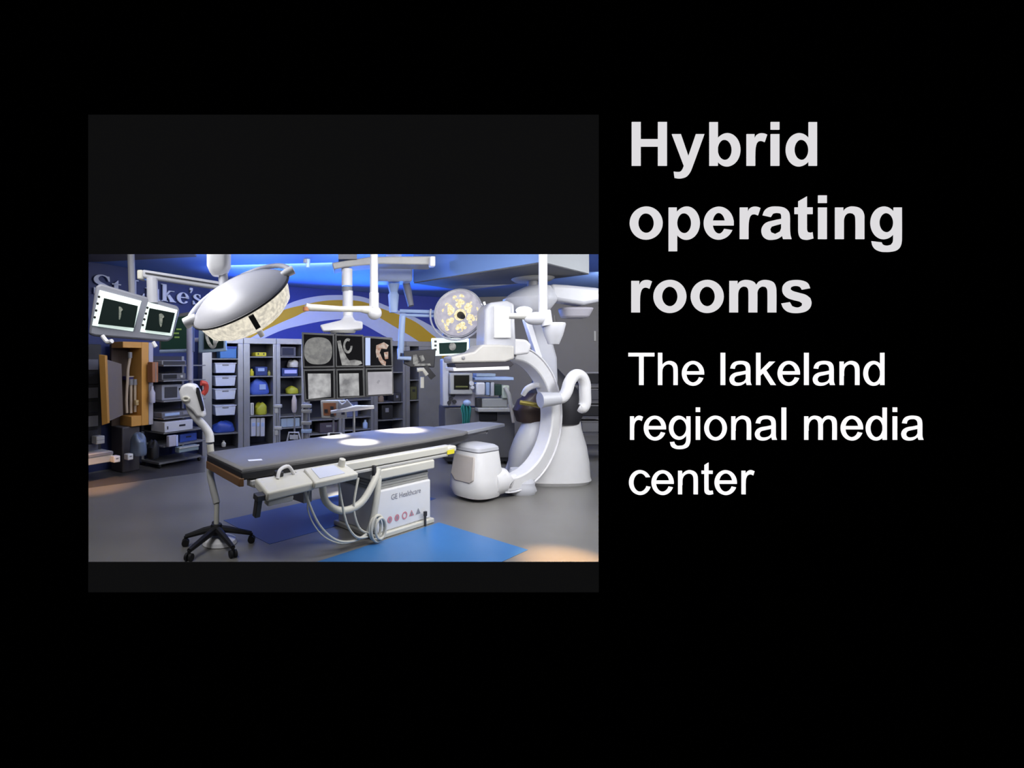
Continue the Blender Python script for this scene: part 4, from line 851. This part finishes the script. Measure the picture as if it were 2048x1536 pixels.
for y in (-.68, -.22):
    for x in (x0+.03, x1-.03): obj('caster', B(t, WL.M()).sphere((x, y, .045), .045, (.6, 1, 1), 12), black, t)
litem('recorder', 'flat grey recorder on the top shelf of the device trolley', 'device', 324, 372, 720, 729, grey, off=.72, parts=(('front_panel', .05, .95, .15, .85, dark, .01),))
litem('recorder', 'flat dark recorder under the grey recorder on the trolley', 'device', 324, 372, 746, 759, grey2, off=.72, parts=(('front_panel', .05, .6, .2, .8, black, .01), ('dial', .75, .85, .3, .7, offw, .015)))
litem('small_monitor', 'small grey box monitor on the middle shelf of the device trolley', 'monitor', 324, 364, 768, 799, mat('monitor_grey', (.25, .26, .31), .45), off=.74, parts=(('screen', .12, .75, .15, .85, dark, .006), ('knob', .84, .94, .6, .75, black, .02)))
litem('console', 'flat keyboard console with lit keys above the white drawer box', 'console', 322, 392, 820, 831, grey2, off=.78, parts=(('key_panel', .08, .5, .3, .8, lblue, .008), ('key_panel', .6, .9, .3, .8, grey, .008)))
litem('drawer_unit', 'long white drawer box low on the device trolley', 'drawers', 318, 386, 833, 854, white2, off=.86, parts=(('keyhole', .08, .12, .3, .6, dark, .006), ('pull_slot', .50, .72, .45, .62, black, .006)))
litem('pump', 'orange fronted pump between the wooden cabinet and the trolley', 'pump', 305, 317, 724, 765, mat('rust_front', (.32, .13, .06), .55), off=.76, depth=.15, parts=(('front_strip', .5, .6, 0, 1, grey, .006),))
litem('canister', 'pale lilac canister on the side of the wooden cabinet', 'canister', 304, 315, 772, 806, mat('lilac_side', (.42, .41, .50), .5), off=.74, depth=.15, shape='bottle')
litem('supply_bag', 'shiny blue plastic bag on the floor under the wooden cabinet', 'bag', 276, 299, 866, 912, mat('grey_blue_bag', (.14, .18, .25), .35), off=.95, depth=.3, shape='bag')
litem('stool_cushion', 'black rounded stool cushion standing below the wooden cabinet', 'cushion', 305, 322, 880, 918, black, off=1.0, depth=.2, shape='bag')
litem('panel', 'lilac grey upright panel below the white drawer box', 'panel', 324, 356, 862, 900, mat('lilac_side', (.42, .41, .50), .5), off=.98, depth=.08, parts=(('bright_edge', .78, .98, 0, 1, mat('pale_edge', (.5, .55, .8), .4), .01),))
litem('box', 'dark blue crate on the lowest trolley shelf beside the lilac panel', 'box', 360, 394, 870, 886, blue, off=.74, parts=(('handle_slot', .35, .65, .5, .7, navy, .004),))
litem('tray', 'grey green flat tray below the dark blue crate', 'tray', 358, 398, 892, 903, mat('grey_green', (.22, .28, .30), .5), off=.98, depth=.12, parts=(('lip', 0, 1, .7, 1, offw, .01),))

# ------------------------------------------------------------------ stands behind the table
def pole_stand(px, pyt, D, label, r=.016):
    p = P(px, 0, D); t = thing('drip_stand', label, 'stand', (p.x, D, 0), 0, 'drip stands behind the table')
    obj('pole', B(t).cyl((p.x, D, .06), (p.x, D, P(0, pyt, D).z), r, seg=12), steel, t)
    for k in range(5):
        a_ = 2*math.pi*k/5+.3; e = V((p.x+.26*math.cos(a_), D+.26*math.sin(a_), .06))
        lg = obj('leg', B(t).tube([(p.x, D, .08), e], .014, 8), dark, t); obj('caster', B(t).sphere(e-V((0, 0, .03)), .03, seg=10), black, lg)
    return t, p
t, p = pole_stand(589, 790, 8.6, 'thin drip stand with a slim pale infusion pump near the steel cabinets')
obj('pump', B(t).loft([(P(0, 824, 8.6).z, p.x, 8.55, .03, .04, 3), (P(0, 818, 8.6).z, p.x, 8.55, .045, .05, 3), (P(0, 800, 8.6).z, p.x, 8.55, .042, .05, 3), (P(0, 790, 8.6).z, p.x, 8.55, .02, .03, 2.5)]), mat('pinkish_plastic', (.5, .45, .47), .5), t)
b = B(t); z_ = lambda y: P(0, y, 8.5).z
b.tube([P(574, 884, 8.5), P(578, 865, 8.5), P(597, 865, 8.5), P(602, 884, 8.5)], .016, 8); b.cbox(P(588, 874, 8.5), (.14, .05, .07)); obj('basket', b, white2, t)
t, p = pole_stand(557, 806, 9.5, 'drip stand with two stacked pale clamps in front of the narrow cabinet')
for y in (812, 856): obj('clamp', B(t).cbox(P(556, y, 9.46), (.15, .1, .06)).cbox(P(553, y+9, 9.46), (.07, .08, .1)), offw, t, .012)
t, p = pole_stand(612, 806, 7.75, 'stout drip stand with pale knobs just left of the white framed box', .045)
for y in (812, 822, 846, 862): obj('clamp', B(t).cbox(P(613, y, 7.69), (.16, .1, .055)), offw if y < 850 else lblue, t, .012)
t, p = pole_stand(667, 830, 7.6, 'stand carrying an orange fronted white box behind the table')
q = [(641, 801), (692, 801), (694, 837), (643, 836)]
obj('box_frame', slab(t, q, 7.5, .1, 0), cream, t, .012)
obj('front_panel', slab(t, [(646, 806), (672, 806), (672, 831), (647, 831)], 7.49, .002, .006), orange, t)
b = B(t); 
for x, y in ((652, 822), (664, 816), (664, 830), (686, 826)): b.cbox(P(x, y, 7.46), (.05, .02, .05))
obj('ports', b, dark, t)
b = B(t); b.cbox(P(670, 872, 7.5), (.22, .03, .10)); obj('lower_box', b, white, t, .02); b = B(t); b.cbox(P(670, 869, 7.44), (.15, .02, .04)); obj('lower_slot', b, black, t)
t = thing('instrument_arm', 'bright white instrument bar pointing right below the six screens', 'instrument', P(700, 822, 7.0))
b = B(t); b.tube([P(662, 824, 7.05), P(690, 820, 7.0), P(712, 816, 7.0), P(748, 814, 6.95)], [.022, .03, .04, .022], 10); obj('bar', b, mat('bright_white', (.9, .9, .92), .3), t)
b = B(t); b.rings([[q+V((0, dy, 0)) for q in [P(x, y, 7.05) for x, y in ((676, 800), (684, 808), (690, 804), (694, 798), (706, 812), (714, 814), (712, 822), (690, 824), (676, 822))]] for dy in (-.04, .05)]); obj('clamp_body', b, white2, t, .015)
b = B(t); b.cyl(P(708, 822, 7.1), V((P(708, 0, 7.1).x, 7.1, 0)), .018); obj('pole', b, steel, t)
b = B(t); q = V((P(708, 0, 7.1).x, 7.1, 0)); b.lathe([(0, .04), (.04, .04), (.17, .015), (.18, 0), (0, 0)], 24, q); obj('foot', b, dark, t)

# ------------------------------------------------------------------ right of the screens
p = P(801, 640, 7.3)
t = thing('hanging_monitor', 'dark screen with a foot scan hanging on a pale blue drop pole', 'monitor', p)
b = B(t); b.cyl(P(805, 632, 7.4), P(801, 706, 7.4), .045); obj('drop_pole', b, lblue, t)
b = B(t); b.tube([P(798, 698, 7.38), P(797, 716, 7.36), P(822, 717, 7.36)], .03, 8); obj('hook_bracket', b, lblue, t)
obj('housing', slab(t, [(806,702),(872,698),(869,735),(822,734),(808,728)], 7.45, .08, 0), dark, t, .012)
b = B(t)
for pts in (((826, 710), (833, 709), (838, 724), (832, 730), (826, 728)), ((838, 712), (846, 710), (850, 720), (843, 724)), ((832, 727), (860, 727), (862, 731), (828, 732))): b.face([P(x, y, 7.43) for x, y in pts])
obj('scan_image', b, bone, t)
b = B(t); b.tube([P(834, 740, 7.3), P(846, 739, 7.3), P(854, 750, 7.3)], .03, 8); b.cbox(P(844, 765, 7.4), (.05, .05, .16)); obj('handle', b, cream, t)
b = B(t); b.cbox(P(858, 745, 7.42), (.09, .03, .2), (0, -40, 0)); obj('lower_arm', b, dark, t)
t = thing('hanging_monitor', 'white framed small screen with an oval scan under the middle light', 'monitor', P(905, 692, 7.6))
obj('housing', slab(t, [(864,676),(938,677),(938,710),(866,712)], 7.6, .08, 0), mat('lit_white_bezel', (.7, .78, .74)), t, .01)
obj('screen', slab(t, [(878,686),(934,684),(933,706),(879,708)], 7.58, .002, .003), scr_green, t)
b = B(t); b.face([P(905+7*math.cos(a_), 693+8*math.sin(a_), 7.565) for a_ in [2*math.pi*k/20 for k in range(20)]]); obj('scan_image', b, bone, t)
b = B(t)
for y in (683, 691, 699): b.cbox(P(871, y, 7.58), (.035, .02, .03))
obj('control_buttons', b, dark, t)
b = B(t); b.cbox(P(946, 690, 7.7), (.12, .06, .2)); obj('side_unit', b, grey, t); b = B(t); b.cyl(P(893, 678, 7.68), P(893, 655, 7.75), .06); obj('mount', b, grey, t)
# anaesthesia machine
Da = 9.0
p = V((P(950, 0, Da).x, Da, 0))
t = thing('anaesthesia_machine', 'pale anaesthesia workstation with monitor and stacked units behind the table end', 'medical machine', p)
zz = lambda y: P(0, y, Da).z
X = lambda x: P(x, 0, Da).x
obj('column', B(t).box(X(884), X(897), Da-.05, Da+.2, zz(812), zz(718)), white2, t, .02)
obj('cabinet_body', B(t).box(X(890), X(1030), Da, Da+.6, .12, zz(815)), mat('machine_grey', (.13, .13, .14), .5), t, .02)
obj('worktop', B(t).box(X(950), X(1036), Da-.2, Da+.6, zz(822), zz(814)), offw, t, .015)
obj('lower_recess', B(t).box(X(958), X(994), Da-.03, Da+.01, zz(842), zz(823)), black, t, .02)
mo = obj('monitor', B(t).box(X(897), X(942), Da-.12, Da+.1, zz(788), zz(746)), offw, t, .015); obj('screen', B(t).box(X(905), X(935), Da-.13, Da-.11, zz(778), zz(750)), mat('olive_dark_screen', (.01, .01, .004), .3), mo)
obj('screen_bar', B(t).box(X(908), X(932), Da-.134, Da-.13, zz(774), zz(771)), mat('olive_line', (.15, .16, .05), .5), mo)
obj('knob', B(t).cyl((X(939), Da-.12, zz(766)), (X(939), Da-.15, zz(766)), .04), white, mo); obj('knob', B(t).cyl((X(941), Da-.12, zz(774)), (X(941), Da-.15, zz(774)), .03), white, mo)
obj('breathing_panel', B(t).box(X(893), X(950), Da-.02, Da+.2, zz(812), zz(784)), mat('lilac_grey', (.33, .32, .37), .5), t, .01)
b = B(t)
for x, y in ((901, 797), (908, 803), (897, 805), (905, 790)): b.cyl((X(x), Da-.02, zz(y)), (X(x), Da-.06, zz(y)), .035, seg=14)
obj('gauges', b, dark, t)
obj('upper_shelf', B(t).box(X(946), X(1022), Da-.15, Da+.3, zz(760), zz(754)), lblue, t, .01)
obj('paper_stack', B(t).box(X(950), X(988), Da-.1, Da+.15, zz(753), zz(747)), mat('ice_blue_box', (.30, .38, .48), .5), t, .006)
obj('vaporizer', B(t).box(X(948), X(966), Da-.16, Da+.1, zz(790), zz(764)), white, t, .03); obj('vaporizer', B(t).box(X(968), X(976), Da-.12, Da+.1, zz(790), zz(764)), lblue, t, .015); obj('vaporizer', B(t).box(X(978), X(985), Da-.12, Da+.1, zz(792), zz(764)), white2, t, .015)
obj('dark_unit', B(t).box(X(986), X(1000), Da-.1, Da+.1, zz(790), zz(768)), mat('bottle_green', (.02, .05, .04), .4), t, .01)
obj('flow_block', B(t).box(X(1000), X(1014), Da-.14, Da+.1, zz(796), zz(770)), mat('pale_green_block', (.48, .54, .46), .4), t, .02)
obj('absorber', B(t).box(X(960), X(1012), Da-.1, Da+.25, zz(814), zz(796)), mat('machine_pale', (.36, .37, .37), .45), t, .02); obj('drawer_front', B(t).box(X(950), X(960), Da-.12, Da, zz(813), zz(795)), dark, t, .01)
b = B(t); b.tube([P(1010, 775, Da-.15), P(1018, 790, Da-.2), P(1022, 810, Da-.2), P(1028, 815, Da-.2)], .035, 10, 5); obj('breathing_hose', b, offw, t)
b = B(t); b.tube([P(1020, 808, Da-.2), P(1024, 826, Da-.2), P(1027, 845, Da-.2)], .03, 10, 4); obj('breathing_hose', b, mat('tan_grey_hose', (.4, .37, .35), .5), t)
for x in (X(900), X(1015)): obj('caster', B(t).sphere((x, Da+.1, .06), .06, (.6, 1, 1), 12), black, t)
b = B(t).box(X(893), X(1030), Da+.02, Da+.58, .06, .12); obj('chassis', b, dark, t)
p = P(930, 830, 8.7)
t = thing('surgical_drape', 'teal green cloth draped over the front of the anaesthesia machine', 'cloth', p)
rows = []
for y, w0, w1 in ((808, 926, 938), (816, 922, 943), (828, 925, 942), (842, 926, 940), (856, 925, 940)):
    rows.append([P(w0+(w1-w0)*k/12, y, 8.72+.03*math.sin(k*1.7)) for k in range(13)])
b = B(t); b.rings(rows, closed=False, cap=False); o = obj('cloth', b, teal, t); md = o.modifiers.new('solid', 'SOLIDIFY'); md.thickness = .01
b = B(t); b.sphere(P(934, 806, 8.72), .07, (1, .7, .8)); lab(obj('blue_wrap', b, lblue, t), 'pale blue wrapped top')
# dark shelving at the right edge
p = V((P(1190, 0, 9.3).x, 9.3, 0))
t = thing('shelf_rack', 'dark wire shelf rack behind the gantry at the right edge', 'rack', p)
x0, x1 = P(1158, 0, 9.3).x, P(1240, 0, 9.3).x
for x in (x0, x1-.04):
    for y in (9.3, 9.8): obj('post', B(t).box(x, x+.035, y, y+.035, 0, 1.5), dark, t)
for z in (.2, .5, .8, 1.1, 1.4): obj('shelf', B(t).box(x0, x1, 9.3, 9.83, z, z+.03), grey2, t)
for i, (z, w, m_, lb) in enumerate(((1.43, .5, dark, 'dark box on the top of the wire rack'), (1.13, .45, grey2, 'slate box on the second shelf of the wire rack'), (.83, .5, dark, 'dark box on the middle shelf of the wire rack'), (.53, .4, grey, 'grey box on the low shelf of the wire rack'))):
    z += .002; tt = thing('storage_box', lb, 'box', (x0+.35, 9.5, z)); 
    obj('body', B(tt).box(x0+.08, x0+.08+w, 9.36, 9.7, z, z+.18), m_, tt, .01); obj('lid', B(tt).box(x0+.07, x0+.09+w, 9.35, 9.71, z+.18, z+.205), grey, tt, .005)
b = B(); q0, q1 = hit(1189, 664, A3, V((A4-A3).normalized().cross(V((0, 0, 1))))), None
nR = (A4-A3).normalized().cross(V((0, 0, 1))); 
b = B(); qq = [hit(x, y, A3+nR*.02, nR) for x, y in ((1188, 662), (1192, 662), (1192, 682), (1188, 682))]; b.rings([[p+nR*o for p in qq] for o in (0, -.015)])
tag(obj('wall_plate', b, offw), 'small pale plate on the grey wall near the right edge', 'wall plate')

# ------------------------------------------------------------------ lights
def area(name, loc, tgt, size, e, col=(1, 1, 1), sy=None):
    l = bpy.data.lights.new(name, 'AREA'); l.energy = e; l.color = col; l.size = size
    if sy: l.shape = 'RECTANGLE'; l.size_y = sy
    o = bpy.data.objects.new(name, l); C.objects.link(o); o.location = loc
    o.rotation_euler = (V(tgt)-V(loc)).to_track_quat('-Z', 'Y').to_euler(); return o
def spot(name, loc, tgt, e, ang, blend=.4, col=(1, 1, 1), r=.05):
    l = bpy.data.lights.new(name, 'SPOT'); l.energy = e; l.color = col; l.spot_size = R(ang); l.spot_blend = blend; l.shadow_soft_size = r
    o = bpy.data.objects.new(name, l); C.objects.link(o); o.location = loc
    o.rotation_euler = (V(tgt)-V(loc)).to_track_quat('-Z', 'Y').to_euler(); return o
area('key_panel', (.9, 5.3, 3.45), (.9, 6.0, .6), 2.4, 75, (1, .98, .97), 1.4)  # out-of-view area light added as the general key
o = area('front_panel', (1.7, 3.5, 2.95), (1.3, 7, .2), 2.2, 42, (1, .99, .98), .6); o.data.spread = R(110)  # frontal fill added out of view above the opening
area('lamp_fill', (-1.7, 3.65, 3.25), (-.95, 4.1, 2.2), .7, 30, (.98, .98, 1))  # fill added to brighten the front dome and twin screens
area('foot_end_panel', (-2.2, 4.6, 3.42), (-1.6, 5.6, 0), 1.4, 30, (1, .97, .94))
area('gantry_fill', (4.4, 5.0, 3.3), (3.1, 7.2, .5), 1.2, 118, (1, 1, 1))  # unseen fill added to light the gantry
area('grey_wall_fill', (5.6, 9.4, 3.4), (5.2, 12.4, 1.6), 1.8, 90, (1, .98, .96), .8)  # unseen fill added to lift the grey wall
area('cabinet_panel', (-1.6, 7.4, 3.45), (-1.9, 10.2, 1.2), 1.6, 60, (.95, .96, 1), .8)
for l_, t_, sz, e_ in (((-1.75, 10.3, 2.42), (-.7, 9.0, 3.5), 1.5, 60), ((.2, 11.2, 2.42), (.6, 9.4, 3.5), 1.5, 55), ((1.8, 11.9, 2.42), (2.0, 9.9, 3.5), 1.2, 26)):
    o = area('blue_cove', l_, t_, sz, e_, (.05, .22, 1), .35); o.data.spread = R(120)
spot('blue_spot', (-1.2, 7.0, 3.2), (2.0, 6.4, 3.25), 150, 26, .8, (.08, .26, 1))
area('wave_fill', (-1.2, 8.6, 3.46), (-.9, 10.9, 2.9), 2.2, 34, (.8, .86, 1), .3)  # added light that brightens the painted wave, no fixture there
area('rear_fill', (.3, 7.6, 3.45), (.3, 9.8, .9), 1.4, 45, (.72, .80, 1), .6)  # fill added for the dim zone behind the table
spot('rear_fill_spot', (.3, 7.6, 3.45), (.1, 7.1, 1.1), 160, 34, .8)  # added spot, brightens the white instruments behind the table
area('machine_fill', (2.3, 7.5, 2.95), (2.6, 9.2, 1.2), .8, 32, (.97, .98, 1))  # fill added to brighten the anaesthesia machine
def TP(px, py): return P(px, py, F_PX*.938/(py-CY))
spot('table_spot', (-.5, 4.8, 3.3), TP(668, 872), 3600, 8, .5, (1, .95, .86))
spot('table_spot', (.1, 4.5, 3.3), TP(718, 884), 3600, 10, .5, (1, .95, .86))
spot('table_spot', (1.5, 5.7, 3.3), TP(798, 859), 4600, 17, .9, (1, .88, .70))
spot('floor_spot', (2.6, 4.3, 3.4), FL(1135, 1125), 1900, 17, 1, (1, .56, .22))
spot('floor_spot', (-3.4, 5.0, 3.4), FL(200, 972), 1100, 17, 1, (1, .52, .22))

w = bpy.data.worlds.new('world'); bpy.context.scene.world = w; w.use_nodes = True
w.node_tree.nodes['Background'].inputs[0].default_value = (.98, .98, 1, 1); w.node_tree.nodes['Background'].inputs[1].default_value = .15
sc = bpy.context.scene
sc.view_settings.view_transform = 'Standard'; sc.view_settings.look = 'None'; sc.view_settings.exposure = 0; sc.view_settings.gamma = 1
